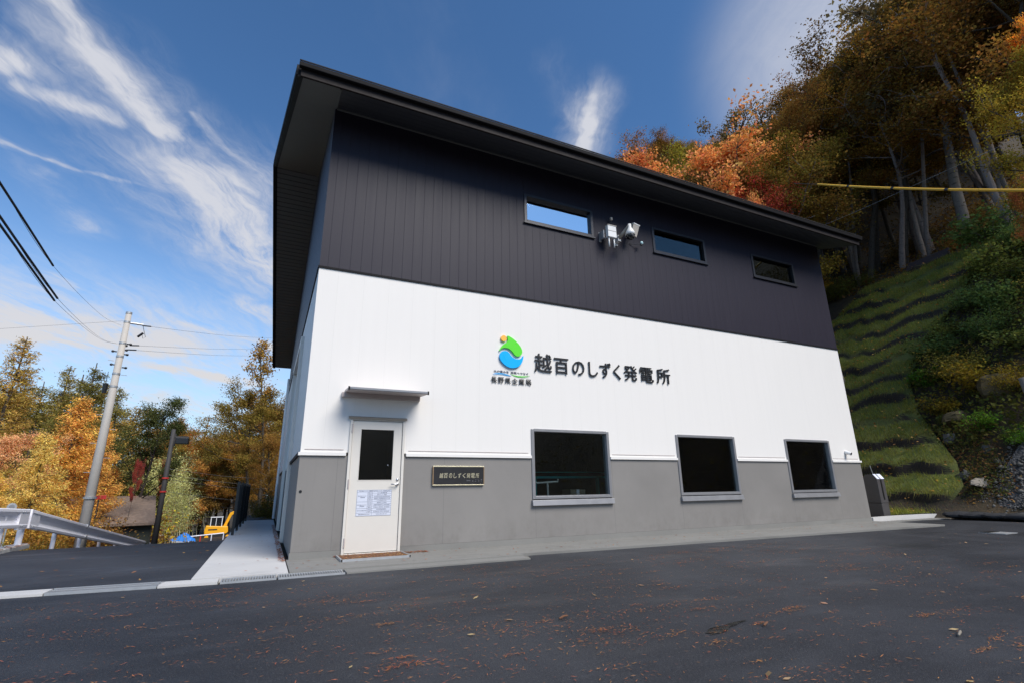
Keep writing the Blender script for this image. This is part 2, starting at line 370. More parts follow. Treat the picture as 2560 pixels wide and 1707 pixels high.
def mat_turf():
    mt, nt, bs = new_mat('turf_bank'); p = pos(nt)
    nz = nt.sep(nt.node('ShaderNodeNewGeometry').outputs['True Normal'])[2]
    a = nt.noise(p, 1.4, 5, 0.65); b = nt.noise(p, 26, 4, 0.7)
    g = nt.mix(nt.ramp(a, 0.3, 0.7), (0.105, 0.155, 0.034), (0.215, 0.215, 0.052))
    g = nt.mix(nt.ramp(b, 0.45, 0.75), g, (0.085, 0.07, 0.026))
    soil = nt.v('SCALE', (0.034, 0.026, 0.020), sc=nt.m('MULTIPLY_ADD', b, 1.0, 0.5))
    nt.put(bs.inputs['Base Color'], nt.mix(nt.ramp(nz, 0.46, 0.66), soil, g)); bs.inputs['Roughness'].default_value = 0.95
    nt.put(bs.inputs['Normal'], nt.bump(b, 0.8, 0.05)); return mt

M = {}
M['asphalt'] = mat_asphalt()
M['concrete'] = mat_concrete('pale_concrete', (0.56, 0.55, 0.535), 0.05)
M['apron'] = mat_concrete('apron_concrete', (0.215, 0.21, 0.195), 0.1)
M['dark_siding'] = mat_siding('dark_siding', (0.0195, 0.0165, 0.0275), 0.19, 0.5, 0.005, 0.12, 0, 0.28, 0.28)
M['white_siding'] = mat_siding('white_siding', (0.78, 0.752, 0.715), 0.455, 0.55, 0.005, 0.022, 0.45, 0.3, 0.06)
M['grey_wall'] = mat_basewall()
M['white_paint'] = simple('white_paint', (0.78, 0.755, 0.72), 0.4, var=0.03)
M['cream_paint'] = simple('cream_paint', (0.66, 0.625, 0.57), 0.42, var=0.03)
M['dark_metal'] = simple('dark_metal', (0.0075, 0.007, 0.0085), 0.65, spec=0.18)
M['brown_metal'] = simple('brown_metal', (0.017, 0.0125, 0.0125), 0.65, spec=0.2)
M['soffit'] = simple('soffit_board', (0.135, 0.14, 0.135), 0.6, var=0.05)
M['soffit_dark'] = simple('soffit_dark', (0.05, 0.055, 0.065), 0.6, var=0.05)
M['alu'] = simple('grey_aluminium', (0.28, 0.28, 0.29), 0.38, 0.35)
M['alu_dark'] = simple('bronze_aluminium', (0.035, 0.035, 0.04), 0.35, 0.3)
M['steel'] = simple('bright_steel', (0.62, 0.62, 0.63), 0.22, 0.9)
M['galv'] = simple('galvanised_steel', (0.45, 0.46, 0.47), 0.45, 0.5, scale=14)
M['canopy'] = simple('taupe_canopy_metal', (0.46, 0.40, 0.38), 0.45, 0.0)
M['interior'] = simple('dim_interior', (0.055, 0.058, 0.062), 0.9)
M['glass'] = mat_glass('window_glass', 0.02, (.8, .85, .84)); M['glass_sky'] = mat_glass('sky_reflection_glass', 0.75, (0.3, 0.33, 0.36)); M['glass_up'] = mat_glass('faint_reflection_glass', 0.01, (0.45, 0.5, 0.5), .22)  # upper panes share one glass; bright and dark reflections are set in the material
M['black'] = simple('black_plastic', (0.012, 0.012, 0.013), 0.35)
M['ink'] = simple('black_lettering', (0.012, 0.012, 0.014), 0.4)
M['leaf_green'] = simple('lime_green_acrylic', (0.115, 0.72, 0.03), 0.3, var=0.02)
M['drop_blue'] = simple('sky_blue_acrylic', (0.0, 0.44, 0.95), 0.3, var=0.02)
M['sun_orange'] = simple('amber_acrylic', (0.95, 0.50, 0.07), 0.3, var=0.02)
M['plaque'] = simple('dark_bronze_plate', (0.030, 0.029, 0.030), 0.35, 0.2)
M['gold'] = simple('pale_gold', (0.66, 0.60, 0.42), 0.3, 0.4)
M['copper'] = simple('brass_edge', (0.40, 0.27, 0.16), 0.35, 0.6)
M['paper'] = simple('notice_sheet', (0.62, 0.65, 0.74), 0.5, var=0.02)
M['paper_ink'] = simple('grey_print', (0.09, 0.10, 0.15), 0.6)
M['mat_brown'] = simple('rusty_mat', (0.16, 0.075, 0.04), 0.95, var=0.35, scale=18, bump=0.5)
M['rail_white'] = simple('lilac_white_rail_paint', (0.90, 0.89, 0.95), 0.4, var=0.05)
M['pole_conc'] = simple('pole_concrete', (0.46, 0.43, 0.39), 0.7, var=0.1, scale=9)
M['pole_dark'] = simple('tarred_pole', (0.05, 0.048, 0.047), 0.7)
M['yellow'] = simple('excavator_yellow', (0.85, 0.40, 0.01), 0.4, var=0.08)
M['yellow_sleeve'] = simple('yellow_cable_sleeve', (0.78, 0.42, 0.03), 0.5, var=0.1)
M['tarp'] = simple('blue_tarpaulin', (0.02, 0.22, 0.75), 0.4, var=0.1)
M['car_paint'] = simple('white_car_paint', (0.75, 0.76, 0.78), 0.25, spec=0.6)
M['rubber'] = simple('black_rubber', (0.015, 0.015, 0.016), 0.7)
M['roof_iron'] = simple('faded_shed_roof', (0.22, 0.165, 0.13), 0.7, var=0.6, scale=9)
M['shed_wall'] = simple('dark_green_shed_boards', (0.035, 0.042, 0.032), 0.7)
M['red'] = simple('red_sign_paint', (0.62, 0.05, 0.045), 0.4)
M['key_grey'] = simple('terminal_grey_metal', (0.085, 0.08, 0.082), 0.45, 0.2)
M['panel_white'] = simple('white_panel', (0.75, 0.78, 0.9), 0.3)
M['rock'] = simple('grey_rock', (0.115, 0.11, 0.10), 0.85, var=0.4, scale=3, bump=0.7)
M['moss_rock'] = simple('mossy_rock', (0.10, 0.075, 0.035), 0.9, var=0.4, scale=2, bump=0.8)
M['stump'] = simple('weathered_wood', (0.24, 0.21, 0.17), 0.85, var=0.3, scale=4)
M['plank'] = simple('brown_plank', (0.060, 0.045, 0.048), 0.7, var=0.2)
M['bag'] = simple('black_sandbag_cloth', (0.020, 0.021, 0.024), 0.75, var=0.2)
M['white_plastic'] = simple('white_plastic', (0.78, 0.78, 0.77), 0.35, var=0.03)
M['grey_plastic'] = simple('warm_grey_plastic', (0.42, 0.38, 0.33), 0.45)
M['dome'] = simple('smoked_dome', (0.01, 0.011, 0.013), 0.06, spec=0.8)
M['teal'] = simple('mirrored_rail_teal', (0.03, 0.45, 0.40), 0.5)
M['cardboard'] = simple('cardboard', (0.22, 0.18, 0.13), 0.8)
M['bulb'] = simple('pale_cyan_lens', (0.45, 0.68, 0.72), 0.2)
M['ground'] = mat_ground(); M['gravel'] = mat_gravel(); M['turf'] = mat_turf()
M['foliage'] = mat_foliage(); M['bark'] = mat_bark()
M['wire'] = simple('black_wire', (0.012, 0.012, 0.014), 0.5)
M['wet'] = simple('wet_patch', (0.006, 0.006, 0.006), 0.12, spec=0.5)

# ------------------------------------------------------------------ ground, roads, paving
gx = np.unique(np.concatenate([np.arange(-60, -6, 2.0), np.arange(-6, -1.2, 0.4), [-1.16, -1.12], np.arange(-0.5, 80, 1.5), [-700, -300, -120, -85, 100, 140, 250, 700]]))
gy = np.unique(np.concatenate([np.arange(-24, 90, 1.2), [-700, -250, -120, -60, -40, 110, 150, 250, 700]]))
GX, GY = np.meshgrid(gx, gy, indexing='ij'); GZ = terrain(GX, GY) - 0.06
flat = np.maximum(np.abs(GX - 10), np.abs(GY)) > 240
GZ = np.where(flat, -4.0, GZ)
nx, ny = GX.shape
ii = np.arange(nx * ny).reshape(nx, ny)
gf = np.stack([ii[:-1, :-1], ii[1:, :-1], ii[1:, 1:], ii[:-1, 1:]], -1).reshape(-1, 4)
ground = np_mesh('ground', np.stack([GX, GY, GZ], -1).reshape(-1, 3), gf, M['ground'], smooth=False); tag(ground, kind='structure', label='brown leaf strewn ground rising into the forested hillside')

def sheet(name, poly, z, mat, thick=0.0):
    b = MB()
    if thick: b.prism([(x, y, z - thick) for x, y in poly], (0, 0, thick))
    else: b.add([(x, y, z) for x, y in poly], [tuple(range(len(poly)))])
    return b.build(name, mat)
def drain_y(x): return -1.435 - 0.1 * (x + 0.84)
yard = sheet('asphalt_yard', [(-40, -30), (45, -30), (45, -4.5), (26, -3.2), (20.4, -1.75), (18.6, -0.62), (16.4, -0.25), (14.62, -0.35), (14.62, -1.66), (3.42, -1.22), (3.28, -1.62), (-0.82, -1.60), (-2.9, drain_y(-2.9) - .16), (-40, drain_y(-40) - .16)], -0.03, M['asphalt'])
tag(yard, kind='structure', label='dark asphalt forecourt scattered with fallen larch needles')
# road going down to the left
ys = np.concatenate([[-1.05, 0.5, 2, 3, 4], np.arange(4.5, 62, 1.0)])
rv = []; rf = []
for i, y in enumerate(ys):
    xl = -4.66 if y > 3.0 else -4.66 - (3.0 - y) * 3.2
    xs = [xl, -3.4, -2.3, -1.13 if y < 17 else -1.13 - 0.0 * y]
    for x in xs:
        yy = y if i else drain_y(x) + .16
        rv.append((x, yy, float(valley(y)) - 0.026))
    if i: rf += [((i - 1) * 4 + k, (i - 1) * 4 + k + 1, i * 4 + k + 1, i * 4 + k) for k in range(3)]
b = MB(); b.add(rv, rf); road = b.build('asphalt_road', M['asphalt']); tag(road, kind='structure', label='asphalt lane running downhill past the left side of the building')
walk = sheet('walkway', [(-1.13, -1.22), (-0.06, -1.30), (-0.06, 12.6), (-1.13, 12.6)], 0.0, M['concrete'], 4.2); tag(walk, kind='structure', label='pale concrete walkway along the left wall')
apron = sheet('apron_pavement', [(-0.045, -1.30), (3.3, -1.30), (3.3, -1.18), (14.62, -1.62), (14.62, 0.05), (-0.045, 0.05)], 0.004, M['apron'], 0.3); tag(apron, kind='structure', label='grey concrete apron along the foot of the facade')
gut = sheet('gutter_pavement', [(0.62, -1.60), (3.27, -1.60), (3.29, -1.305), (0.62, -1.305)], -0.012, M['apron'], 0.2); tag(gut, kind='structure', label='concrete gutter strip between apron and asphalt')
gpad = sheet('gravel_strip', [(-1.13, 12.62), (0.3, 12.62), (0.3, 17), (-1.13, 17)], 0.01, M['gravel'], 4.0); tag(gpad, kind='structure', label='grey gravel strip beyond the concrete walkway')
k1 = MB(); k1.prism([(-4.68, 1.5, -.05), (-5.0, 1.5, -.05), (-5.0, 5.0, -.05), (-4.9, 5.6, -.05), (-4.68, 5.35, -.05)], (0, 0, 0.09)); tag(k1.build('kerb_strip', M['concrete'], bevel=.01), kind='structure', label='pale kerb strip under the guardrail')
k2 = MB()
kp = [(14.63, 0.03), (16.1, 0.12), (17.4, 0.05), (18.7, -.22), (19.7, -.95), (21.6, -2.0), (26, -3.0)]
for (xa, ya), (xb, yb) in zip(kp[:-1], kp[1:]): k2.prism([(xa, ya, -.08), (xb, yb, -.08), (xb - (yb - ya) / math.hypot(xb - xa, yb - ya) * .15, yb + (xb - xa) / math.hypot(xb - xa, yb - ya) * .15, -.08), (xa - (yb - ya) / math.hypot(xb - xa, yb - ya) * .15, ya + (xb - xa) / math.hypot(xb - xa, yb - ya) * .15, -.08)], (0, 0, 0.17))
tag(k2.build('kerb', M['concrete']), kind='structure', label='white kerb curving below the grass bank')
tag(sheet('lower_kerb_pavement', [(14.63, -.34), (16.4, -.24), (18.4, -.55), (18.5, -.28), (17.4, 0.0), (14.63, 0.0)], -0.016, M['apron'], .1), kind='structure', label='strip of grey concrete below the kerb')

# drains
dr = thing('drain_channel', 'concrete drain channel with mesh grating crossing the lane beside the walkway', 'drain', (-2.2, drain_y(-2.2), 0))
def slab_along(x0, x1, w, z0, z1):
    b = MB(); b.prism([(x0, drain_y(x0) - w, z0), (x1, drain_y(x1) - w, z0), (x1, drain_y(x1) + w, z0), (x0, drain_y(x0) + w, z0)], (0, 0, z1 - z0)); return b
slab_along(-12, -2.45, .155, -.2, -.006).build('channel_edge', M['concrete'], dr)
slab_along(-1.42, -0.83, .155, -.2, -.006).build('channel_edge', M['concrete'], dr)
g = MB()
for i in range(46):
    x = -2.44 + i * 0.0222
    g.prism([(x, drain_y(x) - .14, -.03), (x + .009, drain_y(x) - .14, -.03), (x + .05, drain_y(x) + .14, -.03), (x + .041, drain_y(x) + .14, -.03)], (0, 0, .026))
for w in (-.15, 0, .14): g.prism([(-2.44, drain_y(-2.44) + w, -.032), (-1.43, drain_y(-1.43) + w, -.032), (-1.43, drain_y(-1.43) + w + .012, -.032), (-2.44, drain_y(-2.44) + w + .012, -.032)], (0, 0, .030))
g.build('mesh_grating', M['galv'], dr)
slab_along(-2.45, -1.42, .155, -.2, -.06).build('channel_bed', M['interior'], dr)
for i, (x0, x1) in enumerate([(-0.80, -0.20), (-0.18, 0.60)]):
    g = thing('drain_grating', ['slotted steel drain grating at the corner of the walkway', 'slotted steel drain grating below the left corner of the facade'][i], 'drain grating', (x0, -1.45, 0), 'steel gratings in the gutter')
    b = MB(); b.box(x0, x1, -1.60, -1.585, -.08, -.008); b.box(x0, x1, -1.325, -1.31, -.08, -.008)
    n = int((x1 - x0) / .03)
    for k in range(n): b.box(x0 + k * (x1 - x0) / n, x0 + k * (x1 - x0) / n + .014, -1.585, -1.325, -.05, -.010)
    b.build('bars', M['galv'], g); MB().box(x0, x1, -1.585, -1.325, -.14, -.10).build('trough', M['interior'], g)

# ------------------------------------------------------------------ building
def wall_holes(x0, x1, z0, z1, holes, y0, y1, axis='y'):
    xs = sorted({x0, x1} | {v for h in holes for v in h[:2] if x0 < v < x1}); zs = sorted({z0, z1} | {v for h in holes for v in h[2:] if z0 < v < z1})
    nx, nz = len(xs) - 1, len(zs) - 1
    solid = [[not any(h[0] < (xs[i] + xs[i + 1]) / 2 < h[1] and h[2] < (zs[j] + zs[j + 1]) / 2 < h[3] for h in holes) for j in range(nz)] for i in range(nx)]
    b = MB()
    P = (lambda x, y, z: (x, y, z)) if axis == 'y' else (lambda x, y, z: (y, x, z))
    ok = lambda i, j: 0 <= i < nx and 0 <= j < nz and solid[i][j]
    for i in range(nx):
        for j in range(nz):
            if not solid[i][j]: continue
            a, c, e, f = xs[i], xs[i + 1], zs[j], zs[j + 1]
            for y in (y0, y1): b.add([P(a, y, e), P(c, y, e), P(c, y, f), P(a, y, f)], [(0, 1, 2, 3)])
            for cond, q in ((ok(i - 1, j), [(a, y0, e), (a, y1, e), (a, y1, f), (a, y0, f)]), (ok(i + 1, j), [(c, y0, e), (c, y1, e), (c, y1, f), (c, y0, f)]),
                            (ok(i, j - 1), [(a, y0, e), (c, y0, e), (c, y1, e), (a, y1, e)]), (ok(i, j + 1), [(a, y0, f), (c, y0, f), (c, y1, f), (a, y1, f)])):
                if not cond: b.add([P(*t) for t in q], [(0, 1, 2, 3)])
    return b
LB = 14.5; DB = 15.0
bld = thing('power_station_building', 'two storey building clad dark above, white in the middle and grey below', 'building', (0, 0, 0))
LW = [(4.17, 5.99, .70, 2.11), (7.86, 9.69, .70, 2.11), (11.50, 13.26, .70, 2.11)]
UW = [(4.13, 5.95, 6.655, 7.36), (7.78, 9.57, 6.645, 7.34), (11.36, 13.13, 6.60, 7.30)]
DR = (.735, 1.665, -1, 2.18)
wall_holes(0, LB, .10, 1.545, LW + [DR], 0, .18).build('base_wall', M['grey_wall'], bld)
wall_holes(0, LB, 1.60, 4.79, LW + [DR], 0, .18).build('middle_wall', M['white_siding'], bld)
wall_holes(0, LB, 4.83, 8.30, UW, 0, .18).build('upper_wall', M['dark_siding'], bld)
MB().box(-.012, .728, -.012, .17, -.05, .098).box(1.672, LB + .012, -.012, .17, -.05, .098).build('skirting', M['apron'], bld)
# white drip band and dark flashing, broken at door and windows
b = MB()
for x0, x1 in ((-.03, .70), (1.70, 4.15), (6.01, 7.84), (9.71, 11.48), (13.28, LB + .03)): MB().box(x0, x1, -.035, .1, 1.547, 1.598).build('trim_band', M['white_paint'], bld)
b = MB()
for x0, x1 in ((0, .72), (1.68, 4.15), (6.01, 7.84), (9.71, 11.48), (13.28, LB)): MB().box(x0 + .06, x1 - .06, -.008, .05, 1.640, 1.650).build('trim_groove', M['canopy'], bld)
MB().box(-.02, LB + .02, -.022, .1, 4.792, 4.828).build('flashing', M['dark_metal'], bld)
# side walls
SH = (3.30, 6.75, -1, 4.25)
wall_holes(.182, DB, .0, 1.545, [SH], 0, .18, 'x').build('base_wall', M['grey_wall'], bld)
wall_holes(.182, DB, 1.60, 4.79, [SH], 0, .18, 'x').build('middle_wall', M['white_siding'], bld)
for ya, yb in ((.105, 3.16), (6.89, DB)): MB().box(-.035, .1, ya, yb, 1.547, 1.598).build('trim_band', M['brown_metal'], bld)
gab = [(0, .182, 4.83), (0, .182, 8.30), (0, 5.25, 9.97), (0, DB, 6.75), (0, DB, 4.83)]
MB().prism(gab, (.18, 0, 0)).build('upper_wall', M['dark_siding'], bld)
MB().prism([(LB - .18, y, z) for _, y, z in gab], (.18, 0, 0)).build('upper_wall', M['dark_siding'], bld)
MB().box(-.022, .1, .102, DB, 4.792, 4.828).build('flashing', M['dark_metal'], bld)
MB().box(LB - .18, LB, .182, DB, 0, 4.79).build('middle_wall', M['white_siding'], bld)
MB().box(.18, LB - .18, DB - .18, DB, 0, 6.7).build('rear_wall', M['white_siding'], bld)
fr = MB().box(-.07, .17, 3.16, 3.298, -.02, 4.25).box(-.07, .17, 6.752, 6.89, -.02, 4.25).box(-.07, .17, 3.16, 6.89, 4.252, 4.40)
so = fr.build('side_entrance', M['cream_paint'], bld, bevel=.008)
b = MB()
for k in range(42): b.box(.10, .14, 3.30, 6.75, .02 + k * .10, .112 + k * .10)
b.build('roller_shutter', M['white_paint'], so)
MB().tube([(-.09, 11.2, .1), (-.09, 11.2, 5.0)], .045, 10).build('downpipe', M['white_paint'], bld); MB().tube([(-.13, 8.4, 1.2), (-.13, 8.4, 3.6)], .03, 8).build('conduit', M['white_paint'], bld)
# interior shell
b = MB(); b.box(.2, LB - .2, .19, 6, .0, .04).box(.2, LB - .2, 5.9, 6, .04, 4.7).box(.2, LB - .2, .19, 6, 4.7, 4.78).box(.2, .26, .19, 5.9, .04, 4.7).box(LB - .26, LB - .2, .19, 5.9, .04, 4.7)
b.box(.2, LB - .2, 5.9, 6, 4.85, 8.1).box(.2, LB - .2, .19, 6, 8.12, 8.18).box(.2, .26, .19, 5.9, 4.85, 8.1).box(LB - .26, LB - .2, .19, 5.9, 4.85, 8.1)
b.box(2.6, 2.7, .19, 5.9, .04, 4.7)
b.build('interior', M['interior'], bld)
# roof
def roof_z(y): return 8.2 + .33 * y if y <= 5.25 else 9.9325 - .33 * (y - 5.25)
RL = [(-.62, -.92), (-1.13, 5.25), (-.64, 15.95)]; RR = 14.98
roof = None
b = MB()
for (xa, ya), (xb, yb) in zip(RL[:-1], RL[1:]):
    za, zb = roof_z(ya), roof_z(yb)
    p = [(xa - .07, ya, za + .03), (xb - .07, yb, zb + .03), (RR + .06, yb, zb + .03), (RR + .06, ya, za + .03)]
    b.prism(p, (0, 0, .17))
roof = b.build('roof', M['dark_metal'], bld)
def soffit(a, c, xi0, xi1, name, mat, drop=.0):
    (xa, ya), (xb, yb) = a, c
    q = MB(); q.prism([(xa, ya, roof_z(ya) - drop), (xb, yb, roof_z(yb) - drop), (xi1, yb, roof_z(yb) - drop), (xi0, ya, roof_z(ya) - drop)], (0, 0, .02)); return q.build(name, mat, roof)
soffit(RL[0], RL[1], -.003, -.003, 'soffit', M['soffit'])
# rear half of the verge soffit: narrow boards with open joints
b = MB(); n = 62
for k in range(n):
    y0 = 5.27 + (15.9 - 5.27) * k / n; y1 = 5.27 + (15.9 - 5.27) * (k + .86) / n
    x0 = -1.13 + .49 * (y0 - 5.25) / 10.7; x1 = -1.13 + .49 * (y1 - 5.25) / 10.7
    b.prism([(x0, y0, roof_z(y0)), (x1, y1, roof_z(y1)), (-.003, y1, roof_z(y1)), (-.003, y0, roof_z(y0))], (0, 0, .018))
b.build('soffit', M['soffit'], roof)
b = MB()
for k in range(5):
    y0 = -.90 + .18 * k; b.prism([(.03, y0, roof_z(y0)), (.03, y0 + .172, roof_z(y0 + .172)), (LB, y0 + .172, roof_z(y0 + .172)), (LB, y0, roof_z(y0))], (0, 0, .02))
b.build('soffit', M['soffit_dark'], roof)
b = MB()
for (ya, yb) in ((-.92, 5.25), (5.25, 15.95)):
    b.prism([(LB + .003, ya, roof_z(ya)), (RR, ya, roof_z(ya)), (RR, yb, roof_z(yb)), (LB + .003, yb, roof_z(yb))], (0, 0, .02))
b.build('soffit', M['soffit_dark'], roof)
b = MB(); b.box(.03, LB, -.035, -.003, 8.165, 8.187); b.prism([(-.002, -.9, roof_z(-.9) - .02), (-.002, -.02, roof_z(-.02) - .02), (.026, -.02, roof_z(-.02) - .02), (.026, -.9, roof_z(-.9) - .02)], (0, 0, .045))
b.build('soffit_trim', M['soffit'], roof)
zf = roof_z(-.92)
MB().box(-.66, RR + .02, -.965, -.925, zf - .015, zf + .14).build('fascia', M['brown_metal'], roof)
b = MB(); b.prism([(-.70, -1.045, zf + .125), (-.70, -1.06, zf + .20), (-.70, -.96, zf + .21), (-.70, -.966, zf + .125)], (RR + .78, 0, 0)); b.box(-.70, RR + .08, -1.066, -1.05, zf + .203, zf + .235)
b.build('gutter', M['dark_metal'], roof, bevel=.008)
b = MB()
for (xa, ya), (xb, yb) in zip(RL[:-1], RL[1:]):
    za, zb = roof_z(ya), roof_z(yb)
    b.prism([(xa - .085, ya, za - .012), (xb - .085, yb, zb - .012), (xb + .0, yb, zb - .012), (xa + .0, ya, za - .012)], (0, 0, .04))
    b.prism([(xa - .115, ya, za + .03), (xb - .115, yb, zb + .03), (xb - .072, yb, zb + .03), (xa - .072, ya, za + .03)], (0, 0, .205))
b.build('verge_board', M['dark_metal'], roof)
# windows
def window(h, fm, gm, sill, fw=.05, label=None):
    x0, x1, z0, z1 = h
    zb = z0 + (.09 if sill else 0)
    f = MB().box(x0 - .012, x0 + fw, -.022, .12, zb, z1).box(x1 - fw, x1 + .012, -.022, .12, zb, z1).box(x0 + fw, x1 - fw, -.022, .12, z1 - fw * .9, z1 + .010).box(x0 + fw, x1 - fw, -.022, .12, zb, zb + fw)
    w = f.build('window', fm, bld, bevel=.004)
    if label: w['label'] = label
    MB().box(x0 + fw, x1 - fw, -.012, -.004, zb + fw * 1.05, zb + fw * 1.25).box(x0 + fw, x0 + fw + .012, .0, .05, zb + fw, z1 - fw).build('glazing_bead', fm, w)
    MB().box(x0 + fw - .005, x1 - fw + .005, .055, .061, zb + fw - .005, z1 - fw * .9 + .005).build('pane', gm, w)
    if sill: MB().prism([(x0 - .03, -.07, z0 - .03), (x0 - .03, .1, z0 - .03), (x0 - .03, .1, z0 + .085), (x0 - .03, -.05, z0 + .07)], (x1 - x0 + .06, 0, 0)).build('sill', M['alu'], w, bevel=.004)
    return w
for h in LW: window(h, M['alu'], M['glass'], True)
for i, h in enumerate(UW):
    w = window(h, M['alu_dark'], M['glass_sky'] if i == 0 else M['glass_up'], False, .055, 'high window reflecting the blue sky' if i == 0 else None)
    MB().box(h[0] - .03, h[1] + .03, -.05, .0, h[2] - .035, h[2] - .004).build('sill', M['alu_dark'], w)
# entrance door
x0, x1, z1 = .735, 1.665, 2.18
f = MB().box(x0, x0 + .042, -.03, .16, .0, z1).box(x1 - .042, x1, -.03, .16, .0, z1).box(x0 + .042, x1 - .042, -.03, .16, z1 - .042, z1).box(x0 + .042, x1 - .042, -.03, .17, -.02, .035)
door = f.build('entrance_door', M['cream_paint'], bld, bevel=.003)
wall_holes(x0 + .048, x1 - .048, .045, z1 - .048, [(.925, 1.475, 1.16, 1.99)], -.006, .034).build('door_leaf', M['cream_paint'], door)
MB().box(.925, 1.475, .010, .016, 1.16, 1.99).build('door_pane', M['glass'], door)
MB().box(.915, 1.485, -.010, .0, 1.148, 1.16).box(.915, 1.485, -.010, .0, 1.99, 2.002).box(.915, .925, -.010, .0, 1.16, 1.99).box(1.475, 1.485, -.010, .0, 1.16, 1.99).build('pane_bead', M['cream_paint'], door)
for z in (1.93, 1.03, .13): MB().tube([(.772, -.035, z), (.772, -.035, z + .14)], .012, 10).build('hinge', M['canopy'], door)
MB().tube([(1.572, -.006, 1.085), (1.572, -.05, 1.085), (1.545, -.058, 1.085), (1.455, -.058, 1.088)], [.022, .014, .011, .009], 10).ball((1.572, -.012, 1.085), .03, sc=(1, .4, 1)).build('handle', M['steel'], door, smooth=True)
MB().ball((1.572, -.012, 1.163), .024, sc=(1, .5, 1)).build('lock', M['steel'], door, smooth=True)
MB().prism([(.70, -.055, 2.186), (.70, 0.0, 2.206), (.70, 0.0, 2.196), (.70, -.05, 2.170)], (.985, 0, 0)).box(.70, 1.685, -.058, -.046, 2.156, 2.186).build('drip_cap', M['stump'], door)
MB().ball((1.40, -.0, 1.40), .012).build('peephole', M['steel'], door)
# canopy
can = MB().prism([(.60, -.53, 2.560), (.60, -.53, 2.607), (.60, -.01, 2.640), (.60, -.01, 2.600)], (1.32, 0, 0)).build('entrance_canopy', M['canopy'], bld, bevel=.006)
MB().box(.555, 1.90, -.06, -.002, 2.515, 2.60).build('wall_bracket', M['canopy'], can, bevel=.004)
for xa in (.592, 1.904): MB().box(xa, xa + .024, -.535, -.515, 2.552, 2.612).build('corner_cap', M['dark_metal'], can)
MB().box(.62, 1.90, -.541, -.531, 2.572, 2.604).build('edge_trim', M['alu'], can)
MB().tube([(.06, .03, .99), (.06, -.006, .99)], .022, 12).build('vent_hole', M['black'], bld)

# ------------------------------------------------------------------ lettering
def text_obj(body, size, mat, parent, x, y, z, extrude=.008, weight=0.0, name='lettering', fit=None, center=False, shear=0.0):
    c = bpy.data.curves.new('t', 'FONT'); c.body = body; c.size = 1.0; c.extrude = extrude / size; c.offset = weight; c.shear = shear; c.resolution_u = 3
    o = bpy.data.objects.new('t', c); COL.objects.link(o)
    dg = bpy.context.evaluated_depsgraph_get(); dg.update()
    me = bpy.data.meshes.new_from_object(o.evaluated_get(dg)); bpy.data.objects.remove(o); bpy.data.curves.remove(c)
    n = len(me.vertices); co = np.zeros(n * 3, np.float32); me.vertices.foreach_get('co', co); co = co.reshape(-1, 3)
    mn, mx = co.min(0), co.max(0)
    if fit:                              # (x0, x1, z0, z1) of the ink
        sx_, sz_ = (fit[1] - fit[0]) / (mx[0] - mn[0]), (fit[3] - fit[2]) / (mx[1] - mn[1])
        X = fit[0] + (co[:, 0] - mn[0]) * sx_; Zc = fit[2] + (co[:, 1] - mn[1]) * sz_
    else:
        ox = (mn[0] + mx[0]) / 2 if center else 0
        X = x + (co[:, 0] - ox) * size; Zc = z + co[:, 1] * size
    Yc = y - co[:, 2] * size
    off = wloc(parent)
    me.vertices.foreach_set('co', np.stack([X - off[0], Yc - off[1], Zc - off[2]], 1).astype(np.float32).ravel()); me.update()
    me.materials.clear(); me.materials.append(mat)
    o = bpy.data.objects.new(name, me); COL.objects.link(o); o.parent = parent; return o
sg = thing('wall_lettering', 'row of nine black raised Japanese characters on the white wall', 'lettering', (6.07, -.01, 3.44))
chars = [('越', 4.271, 4.675, 3.273, 3.66), ('百', 4.737, 5.082, 3.274, 3.611), ('の', 5.180, 5.478, 3.285, 3.585), ('し', 5.593, 5.825, 3.279, 3.603), ('ず', 5.885, 6.175, 3.280, 3.620), ('く', 6.243, 6.432, 3.271, 3.606), ('発', 6.533, 6.900, 3.272, 3.615), ('電', 6.980, 7.362, 3.266, 3.612), ('所', 7.462, 7.868, 3.268, 3.630)]
for ch, a, c_, z0, z1 in chars:
    text_obj(ch, .4, M['ink'], sg, 0, -.022, 0, .012, .003, 'character', (a, c_, z0, z1))
em = thing('wall_emblem', 'green leaf and blue drop emblem with small lettering on the white wall', 'emblem', (3.74, -.01, 3.45))
GREEN = [(3.664, 3.951), (3.732, 3.927), (3.8, 3.89), (3.86, 3.844), (3.912, 3.797), (3.954, 3.74), (3.979, 3.686), (3.983, 3.638), (3.964, 3.591), (3.924, 3.555), (3.881, 3.543), (3.842, 3.551), (3.804, 3.583), (3.762, 3.631), (3.72, 3.667), (3.678, 3.691), (3.627, 3.697), (3.576, 3.692), (3.525, 3.666), (3.487, 3.627), (3.477, 3.63), (3.496, 3.667), (3.525, 3.714), (3.568, 3.759), (3.619, 3.797), (3.654, 3.833), (3.665, 3.879), (3.663, 3.919)]
BLUE = [(3.592, 3.63), (3.643, 3.625), (3.685, 3.599), (3.727, 3.552), (3.769, 3.512), (3.82, 3.489), (3.88, 3.483), (3.941, 3.501), (3.976, 3.532), (3.999, 3.567), (4.009, 3.552), (3.997, 3.494), (3.974, 3.428), (3.929, 3.368), (3.868, 3.323), (3.8, 3.301), (3.732, 3.295), (3.664, 3.309), (3.598, 3.342), (3.539, 3.391), (3.498, 3.446), (3.482, 3.5), (3.486, 3.547), (3.516, 3.598), (3.554, 3.622)]
